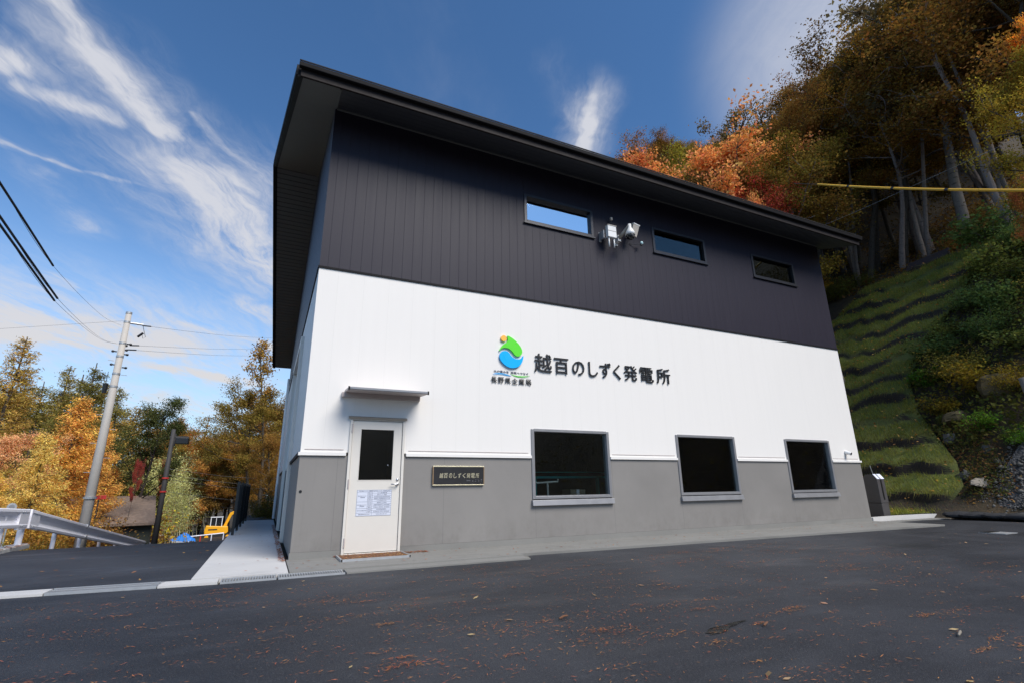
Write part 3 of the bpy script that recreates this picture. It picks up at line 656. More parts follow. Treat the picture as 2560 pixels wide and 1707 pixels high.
def smooth_poly(p, k=4):                 # closed Catmull-Rom
    p = np.array(p); n = len(p); out = []
    for i in range(n):
        a, b_, c_, d = p[i - 1], p[i], p[(i + 1) % n], p[(i + 2) % n]
        for t in np.arange(k) / k: out.append(.5 * (2 * b_ + (c_ - a) * t + (2 * a - 5 * b_ + 4 * c_ - d) * t * t + (3 * b_ - a - 3 * c_ + d) * t ** 3))
    return out
MB().prism([(x, -.042, z) for x, z in smooth_poly(GREEN)], (0, .036, 0)).build('green_leaf', M['leaf_green'], em)
MB().prism([(x, -.042, z) for x, z in smooth_poly(BLUE)], (0, .036, 0)).build('blue_drop', M['drop_blue'], em)
MB().prism([(3.577 + .062 * math.cos(t), -.042, 3.886 + .062 * math.sin(t)) for t in np.linspace(0, 2 * math.pi, 32)[:-1]], (0, .036, 0)).build('amber_disc', M['sun_orange'], em)
for i, (ch, x) in enumerate(zip('長野県企業局', (3.368, 3.516, 3.665, 3.817, 3.970, 4.121))):
    text_obj(ch, .12, M['ink'], em, 0, -.018, 0, .006, .0, 'character', (x - .062, x + .062, 2.978, 3.096))
text_obj('水の恵みを', .06, M['paper_ink'], em, 0, -.008, 0, .003, .002, 'slogan', (3.365, 3.69, 3.184, 3.236))
text_obj('未来へつなぐ', .06, M['paper_ink'], em, 0, -.008, 0, .003, .002, 'slogan', (3.735, 4.125, 3.184, 3.236))
def ribbon(pts, w): 
    pts = [np.array(p) for p in pts]; up = [(p[0], -.008, p[1] + w * k) for p, k in zip(pts, [.15] + [1] * (len(pts) - 2) + [.15])]; lo = [(p[0], -.008, p[1] - w * k) for p, k in zip(pts, [.15] + [1] * (len(pts) - 2) + [.15])]
    return MB().prism(up + lo[::-1], (0, .005, 0))
ribbon([(3.345, 3.142), (3.40, 3.163), (3.47, 3.174), (3.554, 3.173), (3.64, 3.160), (3.745, 3.140)], .0055).build('blue_wave', M['drop_blue'], em)
ribbon([(3.36, 3.128), (3.45, 3.150), (3.55, 3.150), (3.66, 3.140), (3.73, 3.132)], .003).build('blue_wave', M['drop_blue'], em)
ribbon([(3.73, 3.176), (3.80, 3.155), (3.90, 3.146), (4.037, 3.152), (4.165, 3.178)], .0055).build('green_wave', M['leaf_green'], em)
ribbon([(3.79, 3.140), (3.90, 3.128), (4.02, 3.128), (4.14, 3.145)], .003).build('green_wave', M['leaf_green'], em)
# plaque
pq = thing('name_plaque', 'dark nameplate with gold lettering beside the entrance door', 'plaque', (2.67, 0, 1.22))
MB().box(2.20, 3.142, -.036, -.002, 1.066, 1.382).build('plate', M['plaque'], pq)
for za, zb in ((1.374, 1.392), (1.056, 1.072)): MB().box(2.185, 3.155, -.042, -.002, za, zb).build('frame_rail', M['gold'], pq, bevel=.002)
for xa, xb in ((2.180, 2.199), (3.141, 3.156)): MB().box(xa, xb, -.042, -.002, 1.0725, 1.3735).build('frame_side', M['copper'], pq, bevel=.002)
for ch, x in zip('越百のしずく発電所', np.linspace(2.339, 3.020, 9)):
    w = .036 if ch in '越百発電所' else .029
    text_obj(ch, .09, M['gold'], pq, 0, -.039, 0, .002, .004, 'character', (x - w, x + w, 1.183, 1.268), shear=.12)
text_obj('揮毫者', .03, M['alu'], pq, 0, -.0385, 0, .001, 0, 'small_lettering', (2.813, 2.885, 1.128, 1.147))
rr = random.Random(3)
for x in (2.93, 2.985, 3.04, 3.092):
    b = MB()
    for k in range(4):
        px, pz = x + rr.uniform(-.012, .012), 1.138 + rr.uniform(-.018, .018); dx_, dz_ = rr.uniform(-.012, .012), rr.uniform(-.012, .012)
        b.tube([(px - dx_, -.0385, pz - dz_), (px + dx_, -.0385, pz + dz_)], .0022, 4)
    b.build('brush_mark', M['alu'], pq)
# notice on the door
nz = thing('door_notice', 'white printed notice table stuck on the lower half of the entrance door', 'notice', (1.2, -.01, .8))
MB().box(.920, 1.489, -.0095, -.0065, .592, 1.003).build('sheet', M['paper'], nz)
rows = [1.000, .969, .938, .907, .876, .846, .814, .779, .746, .710, .676, .640, .597]
b = MB(); Y0, Y1 = -.0105, -.0095
def ln(xa, xb, za, zb): b.box(xa, xb, Y0, Y1, za, zb)
for i, z in enumerate(rows):
    xa = .925 if i in (0, 1, 6, 9, 11, 12) else 1.095
    ln(xa, 1.486, z - .0015, z + .0015)
ln(.925, .928, .597, 1.0); ln(1.483, 1.486, .597, 1.0); ln(1.094, 1.097, .640, .969); ln(1.17, 1.173, .597, .969)
b.build('table_rule', M['paper_ink'], nz)
def nt_(s_, xa, xb, z, h=.017): text_obj(s_, .02, M['paper_ink'], nz, 0, -.0097, 0, .0006, .0, 'print', (xa, xb, z - h / 2, z + h / 2))
nt_('再生可能エネルギー発電事業 再生可能エネルギー 発電設備の表示', .955, 1.465, .984)
mid = [(rows[i] + rows[i + 1]) / 2 for i in range(12)]
for k, (a_, c_) in enumerate([('区分', '水力発電設備'), ('名称', '越百のしずく発電所'), ('設備ID', '0000000000'), ('所在地', '長野県上伊那郡飯島町七久保'), ('出力', '1,500kW'), ('氏名', '長野県企業局'), ('住所', '長野県長野市大字南長野'), ('連絡先', '026-000-0000'), ('氏名', '南信発電管理事務所'), ('連絡先', '0265-00-0000')]):
    nt_(a_, 1.108, 1.158, mid[k + 1]); nt_(c_, 1.20 if len(c_) > 9 else 1.25, 1.46 if len(c_) > 9 else 1.41, mid[k + 1])
for s_, z in (('再生可能エネルギー', .905), ('発電設備', .883), ('再生可能エネルギー', .765), ('発電事業者', .745), ('保守点検責任者', .677)): nt_(s_, .94 if len(s_) > 5 else .975, 1.085 if len(s_) > 5 else 1.05, z)
nt_('運転開始年月日', .96, 1.14, mid[11]); nt_('令和2年4月1日', 1.24, 1.42, mid[11])
# mat
mt_ = thing('door_mat', 'brown door mat littered with needles lying before the entrance door', 'mat', (1.2, -.4, 0))
MB().box(.68, 1.66, -.66, -.06, .004, .028).build('pile', M['mat_brown'], mt_); MB().box(.66, 1.68, -.685, -.661, .004, .036).box(.655, .679, -.685, -.06, .004, .036).box(1.661, 1.685, -.685, -.06, .004, .036).build('edging', M['galv'], mt_)

# ------------------------------------------------------------------ equipment on the dark wall
jb = thing('junction_box', 'white equipment box with two rods hanging below on the dark upper wall', 'junction box', (6.28, 0, 6.75))
MB().box(6.17, 6.41, -.30, -.20, 6.60, 6.90).build('box', M['white_plastic'], jb, bevel=.008)
MB().box(6.168, 6.412, -.306, -.299, 6.755, 6.765).box(6.165, 6.415, -.31, -.2, 6.895, 6.912).build('lid_seam', M['grey_plastic'], jb)
MB().box(6.11, 6.17, -.012, -.001, 6.58, 6.82).box(6.11, 6.125, -.20, -.012, 6.60, 6.80).tube([(6.14, -.1, 6.78), (6.22, -.21, 6.78)], .018, 8).tube([(6.14, -.1, 6.62), (6.22, -.21, 6.62)], .018, 8).build('bracket', M['galv'], jb)
for x in (6.215, 6.36): MB().tube([(x, -.25, 6.60), (x, -.25, 6.36)], .016, 10).build('antenna_rod', M['white_plastic'], jb, smooth=True)
an = thing('whip_antenna', 'small pale cap on a thin black stalk above the white equipment box', 'antenna', (6.43, -.08, 6.85))
MB().tube([(6.43, -.05, 6.70), (6.44, -.09, 7.20)], .012, 8).build('stalk', M['black'], an); MB().box(6.42, 6.475, -.12, -.07, 7.18, 7.26).build('cap', M['grey_plastic'], an, bevel=.008)
dc = thing('dome_camera', 'white dome surveillance camera on a bent arm fixed to the dark wall', 'camera', (6.75, 0, 6.7))
MB().box(6.56, 6.64, -.03, -.002, 6.56, 6.82).box(6.57, 6.66, -.14, -.03, 6.64, 6.80).build('wall_plate', M['white_plastic'], dc, bevel=.006)
MB().tube([(6.61, -.10, 6.72), (6.67, -.25, 6.83), (6.71, -.36, 6.93), (6.715, -.42, 6.94)], [.05, .042, .036, .04], 12).build('arm', M['grey_plastic'], dc, smooth=True)
bd = MB(); bd.tube([(6.715, -.42, 6.97), (6.715, -.42, 6.88), (6.715, -.42, 6.84), (6.715, -.42, 6.76), (6.715, -.42, 6.68)], [.038, .042, .065, .105, .118], 18).build('housing', M['white_plastic'], dc, smooth=True)
MB().ball((6.715, -.42, 6.675), .108, 18, 6, (1, 1, 1.05), -1, 0).build('dome', M['dome'], dc, smooth=True)
MB().tube([(6.715, -.52, 6.62), (6.715, -.545, 6.61)], .028, 10).build('lens', M['steel'], dc)
pa = thing('tilted_antenna_panel', 'flat warm grey panel tilted forward beside the dome camera', 'antenna panel', (7.0, -.1, 6.95))
MB().prism([(6.84, -.30, 6.80), (7.01, -.30, 6.74), (7.10, -.34, 7.06), (6.93, -.34, 7.10)], (.0, .09, .03)).build('panel', M['grey_plastic'], pa, bevel=.012)
MB().prism([(6.925, -.345, 7.085), (7.105, -.345, 7.045), (7.11, -.345, 7.065), (6.93, -.345, 7.105)], (0, .10, .03)).build('top_edge', M['white_plastic'], pa)
MB().tube([(6.95, -.24, 6.9), (6.93, -.01, 6.86)], .02, 8).build('bracket', M['grey_plastic'], pa)
ls = thing('wall_lamp', 'tiny round lamp with a pale lens on a thin arm between the upper windows', 'lamp', (7.3, -.1, 6.7))
MB().tube([(7.02, -.01, 6.71), (7.28, -.12, 6.69)], .008, 6).build('arm', M['black'], ls); MB().ball((7.29, -.14, 6.735), .045, 14, 8, (1, .6, 1)).build('lens', M['bulb'], ls, smooth=True)
MB().ball((7.275, -.14, 6.675), .026).build('joint', M['black'], ls, smooth=True)
wc = thing('bullet_camera', 'small white bullet camera low on the right end of the white wall', 'camera', (13.93, 0, 1.79))
MB().ball((13.93, -.025, 1.815), .055, 14, 8, (1, .6, 1)).build('base', M['white_plastic'], wc, smooth=True)
MB().tube([(13.93, -.03, 1.81), (13.935, -.15, 1.77)], [.05, .045], 14).build('barrel', M['white_plastic'], wc); MB().tube([(13.935, -.15, 1.77), (13.936, -.156, 1.768)], .036, 12).build('lens', M['black'], wc)

# things behind the first ground floor window; teal rails imitate a reflected fence
st = thing('indoor_stand', 'thin white T shaped stand inside the first ground floor window', 'stand', (4.85, .6, 0))
MB().tube([(4.86, .6, .04), (4.83, .6, 1.10)], .020, 8).build('post', M['white_paint'], st); MB().tube([(4.56, .6, 1.12), (4.56, .6, 1.09), (5.08, .6, 1.115), (5.08, .6, 1.17)], .018, 8).build('crossbar', M['white_paint'], st)
rl = thing('mirrored_railing', 'teal rails behind the first ground floor window standing in for a reflected fence', 'railing', (5.2, 1.6, 0))
MB().box(2.8, 7.5, 1.6, 1.64, 1.20, 1.25).box(2.8, 7.5, 1.6, 1.64, 1.33, 1.345).build('mirrored_top_rail', M['teal'], rl)
for x in (3.6, 5.05, 6.75): MB().box(x, x + .06, 1.59, 1.65, .04, 1.20).build('post', M['teal'], rl)  # posts of the stand-in for the reflected fence
cb = thing('indoor_box', 'cardboard box dimly seen inside the first ground floor window', 'box', (5.6, .7, 0))
MB().box(5.38, 5.75, .6, .95, .04, .95).build('carton', M['cardboard'], cb, bevel=.01); MB().box(5.53, 5.60, .597, .6, .2, .95).build('tape', M['paper'], cb)

# ------------------------------------------------------------------ black fence along the walkway
fe = thing('louvre_fence', 'black upright slat fence along the edge of the pale walkway', 'fence', (-1.0, 9, 0))
def fx(y): return -1.045 + .0 * y + (y - 5.67) * .012
for i in range(5):
    y = 5.67 + i * 1.64; MB().box(fx(y) - .03, fx(y) + .03, y - .03, y + .03, .0, 1.24).build('post', M['black'], fe)
for i in range(4):
    ya = 5.72 + i * 1.64; b = MB(); b.box(fx(ya) - .012, fx(ya) + .012, ya, ya + 1.55, .10, .14); b.box(fx(ya) - .012, fx(ya) + .012, ya, ya + 1.55, 1.16, 1.20)
    for k in range(22):
        y = ya + .02 + k * .069; x = fx(y); b.prism([(x - .022, y, .14), (x + .022, y + .032, .14), (x + .026, y + .026, .14), (x - .018, y - .006, .14)], (0, 0, 1.02))
    b.build('slat_panel', M['black'], fe)

# ------------------------------------------------------------------ guardrail
gr = thing('guardrail', 'lilac white steel guardrail descending along the left edge of the lane', 'guardrail', (-4.76, 5, 0))
def gz(y): return -.045 * (y - 5.1) if y < 5.1 else -.128 * (y - 5.1)
py = [4.14, 5.1, 7.1, 9.1, 11.1, 13.1, 15.1, 17.1]
for y in py: MB().tube([(-4.80, y, gz(y) - .5), (-4.80, y, gz(y) + .33), (-4.80, y, gz(y) + (.72 if y == 5.1 else .66))], .057 if y < 6 else .045, 14).build('post', M['rail_white'], gr, smooth=True)
prof = [(.70, .0), (.715, .02), (.70, .045), (.655, .05), (.61, .012), (.57, -.012), (.50, -.012), (.46, .012), (.415, .05), (.37, .045), (.355, .02), (.37, .0)]
def beam(ya, yb, n, name):
    yy = np.linspace(ya, yb, n); v = []; f = []; k = len(prof)
    for y in yy:
        for z, o in prof: v.append((-4.74 + o, y, gz(y) + z))
        for z, o in prof[::-1]: v.append((-4.752 + o, y, gz(y) + z))
    for i in range(n - 1):
        for j in range(2 * k): f.append((i * 2 * k + j, i * 2 * k + (j + 1) % (2 * k), (i + 1) * 2 * k + (j + 1) % (2 * k), (i + 1) * 2 * k + j))
    b = MB(); b.add(v, f); o = b.build(name, M['rail_white'], gr); return o
bm_ = beam(3.0, 5.02, 8, 'beam'); b2_ = beam(5.18, 9.2, 12, 'beam'); b3_ = beam(9.22, 19, 20, 'beam')
MB().box(-4.752, -4.70, 4.60, 5.045, .345, .715).build('end_plate', M['rail_white'], gr, bevel=.01)
b = MB(); b.prism([(-4.752, 5.155, .345), (-4.752, 5.65, gz(5.65) + .345), (-4.752, 5.65, gz(5.65) + .715), (-4.752, 5.155, .715)], (.05, 0, 0)); b.build('end_plate', M['rail_white'], gr, bevel=.01)
b = MB()
for y in (4.68, 4.76, 5.32, 5.40, 9.1, 9.2, 9.3):
    for z in (.40, .66): b.tube([(-4.72, y, gz(y) + z), (-4.683, y, gz(y) + z)], .013, 8)
b.build('bolt', M['galv'], gr)
b = MB(); b.tube([(-4.76, 9.15, gz(9.15) + .68), (-4.68, 9.15, gz(9.15) + .68)], .05, 10); b.tube([(-4.76, 9.2, gz(9.2) + .42), (-4.68, 9.2, gz(9.2) + .42)], .05, 10); b.build('splice_clamp', M['galv'], gr)
de = thing('round_reflector', 'small round grey reflector standing behind the guardrail', 'reflector', at(27, 1163, 16.5))
p = at(27, 1163, 16.5); MB().tube([(p[0], p[1], p[2] - 1.3), p], .018, 8).build('stake', M['galv'], de)
dv = np.array(CAM) - p; dv /= np.linalg.norm(dv); MB().tube([p, p + dv * .03], .085, 18).build('disc', M['galv'], de); MB().tube([p + dv * .03, p + dv * .036], .05, 16).build('lens', M['alu'], de)

# ------------------------------------------------------------------ utility poles and cables
pb = at(185, 1243, 19.5); pt = np.array([pb[0], pb[1], at(293, 718, 19.5)[2]])
up_ = thing('utility_pole', 'tall pale concrete utility pole behind the guardrail', 'utility pole', (pb[0], pb[1], -1.6))
bx, by = pb[0], pb[1]; Hp = pt[2]
MB().tube([(bx, by, -2.4), (bx, by, Hp)], [.155, .078], 20).build('shaft', M['pole_conc'], up_, smooth=True)
for z in (Hp - .02, Hp - .32, Hp - 1.02, Hp - 1.45, Hp - 2.0, Hp - 2.4): MB().tube([(bx, by, z - .03), (bx, by, z + .03)], .087 + (Hp - z) * .0088, 16).build('band', M['galv'], up_)
MB().tube([(bx, by, .86), (bx, by, .92)], .165, 18).build('collar', M['galv'], up_)
rt = np.cross(np.array([pb[0], pb[1], 0]) - np.array([CAM[0], CAM[1], 0]), [0, 0, 1.0]); rt /= np.linalg.norm(rt)    # to the right as seen from the yard
P = lambda r, z, f=0: np.array([bx, by, z]) + rt * r
MB().tube([P(-.05, Hp - .33), P(.42, Hp - .33)], .035, 8).build('crossarm', M['galv'], up_)
b = MB()
for r, z in ((.10, Hp - 1.08), (.20, Hp - 1.02), (.13, Hp - 1.22), (.17, Hp - 1.36), (-.20, Hp - 1.30), (-.17, Hp - 1.72), (.20, Hp - 1.78)): b.tube([P(r * .5, z), P(r, z)], .02, 6); b.ball(P(r, z), .04)
b.build('insulator', M['black'], up_)
MB().tube([P(-.20, Hp - 2.62), P(-.20, Hp - 2.32)], [.06, .075], 12).tube([P(-.2, Hp - 2.3), P(-.2, Hp - 1.95)], .008, 6).build('cable_joint', M['black'], up_)
b = MB(); b.tube([P(.34, Hp - .75), P(.46, Hp - .60)], .035, 8); b.tube([P(.42, Hp - .36), P(.48, Hp - .55), P(.54, Hp - .72), P(.48, Hp - .78), P(.44, Hp - .66)], .007, 6); b.build('drop_cable', M['black'], up_)
b = MB()
for k in range(9):
    z = 1.6 + k * .42; b.tube([P(.12 * (1 if k % 2 else -1), z), P(.27 * (1 if k % 2 else -1), z)], .008, 6)
b.build('step_bolt', M['galv'], up_)
def cable(name, label, pts, rad, mat='wire', sub=None, n=10):
    pts = [np.array(p, float) for p in pts]; out = []
    for i in range(len(pts) - 1):
        a, b_, c_, d = pts[max(i - 1, 0)], pts[i], pts[i + 1], pts[min(i + 2, len(pts) - 1)]
        for t in np.arange(n) / n: out.append(.5 * (2 * b_ + (c_ - a) * t + (2 * a - 5 * b_ + 4 * c_ - d) * t * t + (3 * b_ - a - 3 * c_ + d) * t ** 3))
    out.append(pts[-1])
    t = thing(name, label, 'cable', out[len(out) // 2]); MB().tube(out, rad, 6).build('wire', M[mat], t, smooth=True); return t
def sleeve(t, pts, rad, mat, name='sleeve'): MB().tube(pts, rad, 8).build(name, M[mat], t, smooth=True)
for lab, a, b_, c_ in (('black sleeved cable, uppermost of the three crossing the sky at far left', (-120, 240), (0, 421), (122, 611)), ('black sleeved cable, middle one of the three crossing the sky at far left', (-120, 318), (0, 498), (132, 686)), ('black sleeved cable, lowest of the three crossing the sky at far left', (-120, 350), (0, 517), (125, 691))):
    q = [at(*a, 6.0), at(*b_, 7.0), at(*c_, 8.6)]
    e_ = P(-.12, Hp - (.45 if a[1] < 300 else 1.05))
    t = cable('overhead_cable', lab, [q[0] + (q[0] - q[2]) * 1.4] + q + [q[2] * .45 + e_ * .55 + np.array([0, 0, -.15]), e_], .0022)
    t['group'] = 'sleeved cables over the lane'
    pts = []
    for k in np.linspace(0, 1, 9): pts.append((1 - k) ** 2 * q[0] + 2 * k * (1 - k) * (2 * q[1] - .5 * q[0] - .5 * q[2]) + k * k * q[2])
    sleeve(t, pts, .0125, 'wire')
far = at(660, 812, 45)
for k, (lab, z, r0) in enumerate((('thin wire from the pole top running right behind the building', Hp - .36, .42), ('thin upper wire from the pole insulators running right behind the building', Hp - 1.05, .2), ('thin lower wire from the pole insulators running right behind the building', Hp - 1.2, .15))):
    e_ = at(690, 770 + 18 * k, 48); s_ = P(r0, z)
    t = cable('overhead_wire', lab, [s_, s_ * .7 + e_ * .3 + np.array([0, 0, -.25]), s_ * .35 + e_ * .65 + np.array([0, 0, -.3]), e_], .004)
    t['group'] = 'wires leaving the concrete pole'
    d_ = (e_ - s_); d_ /= np.linalg.norm(d_); sleeve(t, [s_, s_ + d_ * .55 + np.array([0, 0, -.01])], .02, 'wire')
s_ = P(-.1, Hp - .3); e_ = s_ + (-rt) * 14 + np.array([0, 6, -1.0])
cable('overhead_wire', 'thin wire leaving the concrete pole to the left above the larches', [s_, (s_ + e_) / 2 + np.array([0, 0, -.4]), e_], .003)['group'] = 'wires leaving the concrete pole'
# dark pole
qb = at(355, 1240, 26); qt = at(397, 985, 26); px_, py_ = qb[0], qb[1]
dp = thing('dark_utility_pole', 'slim dark utility pole with red bands standing before the bamboo', 'utility pole', (px_, py_, float(terrain(px_, py_))))
MB().tube([(px_, py_, float(terrain(px_, py_)) - .5), (px_, py_, qt[2])], [.12, .075], 14).build('shaft', M['pole_dark'], dp, smooth=True)
for v_ in (1097, 1128): z = at(375, v_, 26)[2]; MB().tube([(px_, py_, z - .03), (px_, py_, z + .03)], .125, 14).build('red_band', M['red'], dp)
zz_ = at(412, 1012, 26)[2]; MB().box(px_ + .15, px_ + .62, py_ - .2, py_ + .2, zz_ - .13, zz_ + .13).build('transformer_box', M['black'], dp, bevel=.02)
MB().box(px_ - .1, px_ + .6, py_ - .04, py_ + .04, zz_ + .14, zz_ + .20).tube([(px_ + .1, py_, zz_ + .3), (px_ + .1, py_, zz_ - .2)], .03, 6).build('bracket', M['pole_dark'], dp)
for k, v_ in enumerate((1076, 1090, 1100, 1128)):
    a = np.array([px_ + .1, py_, at(380, v_, 26)[2]]); e_ = at(640, v_ + 22, 34)
    cable('thin_overhead_wire', ['topmost', 'second', 'third', 'lowest'][k] + ' of four pale wires running right from the dark pole', [a, (a + e_) / 2 - np.array([0, 0, .12]), e_], .005, 'galv')['group'] = 'pale wires from the dark pole'
# yellow sleeved cable on the right
a = at(1878, 424, 20); c_ = at(2352, 438, 15.5); e_ = c_ + (c_ - a) * .5
yc = thing('yellow_cable', 'cable in a bright yellow sleeve stretched across the forested slope', 'cable', (a + c_) / 2)
MB().tube([a + (c_ - a) * k - np.array([0, 0, .06]) * 4 * k * (1 - k) for k in np.linspace(0, 1.5, 14)], .034, 10).build('sleeve', M['yellow_sleeve'], yc, smooth=True)
l0 = a - (c_ - a) * .2; MB().tube([l0, a], .01, 6).build('wire', M['wire'], yc)
b = MB()
for k in (.22, .48, .73): q = a + (c_ - a) * k - np.array([0, 0, .06]) * 4 * k * (1 - k); d_ = (c_ - a) / np.linalg.norm(c_ - a); b.tube([q - d_ * .05, q + d_ * .06], .038, 10)
b.build('tie', M['black'], yc)
a = at(1700, 590, 30); e_ = at(2352, 312, 19)
cable('slanting_wire', 'thin grey wire rising to the right across the forest behind the yellow cable', [a, (a + e_) / 2 - np.array([0, 0, .2]), e_, e_ + (e_ - a) * .4], .004, 'galv')

# ------------------------------------------------------------------ far vehicles and things on the lower ground
def frame_at(u, v, r):
    p = at(u, v, r); f = np.array([p[0] - CAM[0], p[1] - CAM[1], 0]); f /= np.linalg.norm(f); rgt = np.cross(f, [0, 0, 1.0]); return p, rgt, f
def local(b, p, rgt, f, k=1.0):                 # builder in right / away / up coordinates
    b.v = [tuple(p + (rgt * x + f * y + np.array([0, 0, 1.0]) * z) * k) for x, y, z in b.v]; return b
p, rg, fw = frame_at(497, 1240, 60); p = np.array([p[0], p[1], float(terrain(p[0], p[1]))])
zoff = at(497, 1239, 60)[2]; p[2] = zoff + .1
ex = thing('excavator', 'yellow excavator parked at the far end of the lane', 'excavator', p)
L = lambda b: local(b, p, rg, fw, .66)
L(MB().prism([(-1.7, -1, .75), (1.15, -1, .75), (1.35, -1, 1.0), (1.25, -1, 1.75), (-1.6, -1, 1.95), (-1.75, -1, 1.2)], (0, 2, 0))).build('body', M['yellow'], ex, bevel=.06)
L(MB().box(-1.25, -.1, -1.03, -1.0, 1.30, 1.46)).build('side_stripe', M['rubber'], ex)
cabn = L(MB().box(-1.1, -1.0, -.95, .2, 1.9, 3.05).box(.35, .45, -.95, .2, 1.75, 3.05).box(-.4, -.33, -.95, -.88, 1.9, 3.05).box(-1.15, .5, -1.0, .25, 3.05, 3.15)).build('cab', M['car_paint'], ex)
L(MB().box(-1.0, .35, -.9, .15, 1.9, 3.05)).build('cab_glass', M['dome'], cabn)
L(MB().prism([(.55, -.1, 1.5), (.95, -.1, 1.5), (1.6, -.1, 3.3), (2.95, -.1, 4.05), (2.85, -.1, 4.4), (1.3, -.1, 3.65)], (0, .4, 0))).build('boom', M['yellow'], ex, bevel=.03)
L(MB().prism([(2.6, -.05, 4.45), (3.0, -.05, 4.6), (2.95, -.05, 1.9), (2.7, -.05, 1.9)], (0, .3, 0))).build('stick', M['yellow'], ex, bevel=.03)
L(MB().prism([(2.6, -.3, 1.9), (3.05, -.3, 1.9), (2.9, -.3, .9), (2.3, -.3, 1.1), (2.2, -.3, 1.5)], (0, .8, 0))).build('bucket', M['pole_dark'], ex)
L(MB().tube([(1.0, .1, 1.9), (1.5, .1, 3.0)], .07, 8)).build('hydraulic_ram', M['steel'], ex)
for y in (-1.1, .5):
    tk = L(MB().prism([(-1.5, y, .05), (1.5, y, .05), (1.85, y, .35), (1.5, y, .68), (-1.5, y, .68), (-1.85, y, .35)], (0, .6, 0))).build('track', M['rubber'], ex)
    L(MB().tube([(-1.35, y - .03, .36), (-1.35, y + .63, .36)], .26, 12).tube([(1.35, y - .03, .36), (1.35, y + .63, .36)], .26, 12)).build('sprocket', M['yellow'], tk)
p, rg, fw = frame_at(355, 1241, 44); p[2] = at(355, 1230, 44)[2] - 1.45
ca = thing('parked_car', 'white car half hidden by the crest of the lane behind the dark pole', 'car', p); L = lambda b: local(b, p, rg, fw)
body = L(MB().prism([(-2.0, 0, .25), (2.0, 0, .25), (2.05, 0, .75), (1.5, 0, .92), (-1.95, 0, .95), (-2.08, 0, .6)], (0, 1.65, 0))).build('body', M['car_paint'], ca, bevel=.08)
L(MB().prism([(-1.75, .1, .93), (1.05, .1, .93), (.45, .22, 1.42), (-1.3, .22, 1.45)], (0, 1.35, 0))).build('cabin', M['dome'], ca)
L(MB().prism([(-1.35, .15, 1.43), (.5, .15, 1.41), (.35, .15, 1.48), (-1.2, .15, 1.52)], (0, 1.35, 0)).box(-.42, -.36, .13, .2, .93, 1.44)).build('roof', M['car_paint'], ca, bevel=.03)
for x in (-1.3, 1.3):
    for y in (-.02, 1.45): w_ = L(MB().tube([(x, y, .3), (x, y + .2, .3)], .30, 16)).build('wheel', M['rubber'], ca); L(MB().tube([(x, y - .01, .3), (x, y + .21, .3)], .17, 12)).build('rim', M['steel'], w_)
p, rg, fw = frame_at(418, 1242, 50); p[2] = at(418, 1240, 50)[2]
rr_ = np.random.default_rng(4); b = MB(); n1, n2 = 26, 12; vs = []; fs = []
for i in range(n1):
    for j in range(n2):
        u_, v_ = i / (n1 - 1) * 2 - 1, j / (n2 - 1) * 2 - 1
        h_ = max(0, (1 - u_ * u_) * (1 - v_ ** 4)) ** .5 * (.62 + .25 * math.sin(u_ * 4 + 1.0)) + rr_.normal() * .05
        vs.append((u_ * 1.35, v_ * .7, h_ - .1))
for i in range(n1 - 1):
    for j in range(n2 - 1): fs.append((i * n2 + j, (i + 1) * n2 + j, (i + 1) * n2 + j + 1, i * n2 + j + 1))
b.add(vs, fs); tp = local(b, p, rg, fw, .68).build('tarp_heap', M['tarp'], None); tag(tp, 'crumpled blue tarpaulin covering a heap at the far end of the lane', 'tarp')
p, rg, fw = frame_at(472, 1238, 52); p[2] = at(472, 1240, 52)[2] - .1
bp = thing('pipe_barrier', 'low pinkish white pipe barrier in front of the yellow excavator', 'barrier', p); L = lambda b: local(b, p, rg, fw)
L(MB().tube([(-1.4, 0, .45), (1.3, 0, .62)], .045, 8)).build('rail', M['panel_white'], bp)
for x, h_ in ((-1.2, .46), (-.4, .5), (.4, .55), (1.28, .62)): L(MB().tube([(x, 0, -.6), (x, 0, h_)], .04, 8)).build('leg', M['red'] if x in (-.4,) else M['panel_white'], bp)
p, rg, fw = frame_at(276, 1246, 27); p[2] = at(292, 1247, 27)[2] - .4
sh = thing('shed', 'small dark shed with a faded leaf covered iron roof behind the guardrail', 'shed', p); L = lambda b: local(b, p, rg, fw)
L(MB().box(-2.3, .95, 0, 2.2, -.6, 1.12)).build('wall', M['shed_wall'], sh)
L(MB().prism([(-2.55, -.25, 1.13), (1.05, -.25, 1.13), (1.0, 2.3, 2.2), (-2.3, 2.3, 2.2)], (0, 0, .05))).build('roof', M['roof_iron'], sh)
L(MB().box(-2.55, 1.07, -.28, -.25, 1.09, 1.19)).build('eaves_board', M['roof_iron'], sh); L(MB().box(.955, .985, -.02, .05, -.6, 1.1).box(-.7, .2, -.01, 0.0, -.5, 1.0)).build('door', M['pole_dark'], sh)
p, rg, fw = frame_at(228, 1141, 24); rs = thing('red_sign', 'small red sign on a stake among the shrubs right of the concrete pole', 'sign', p); L = lambda b: local(b, p, rg, fw)
L(MB().box(-.2, .2, -.015, .015, -.07, .07)).build('plate', M['red'], rs, bevel=.005); L(MB().tube([(0, .03, -2.2), (0, .03, .05)], .02, 8)).build('stake', M['pole_dark'], rs)

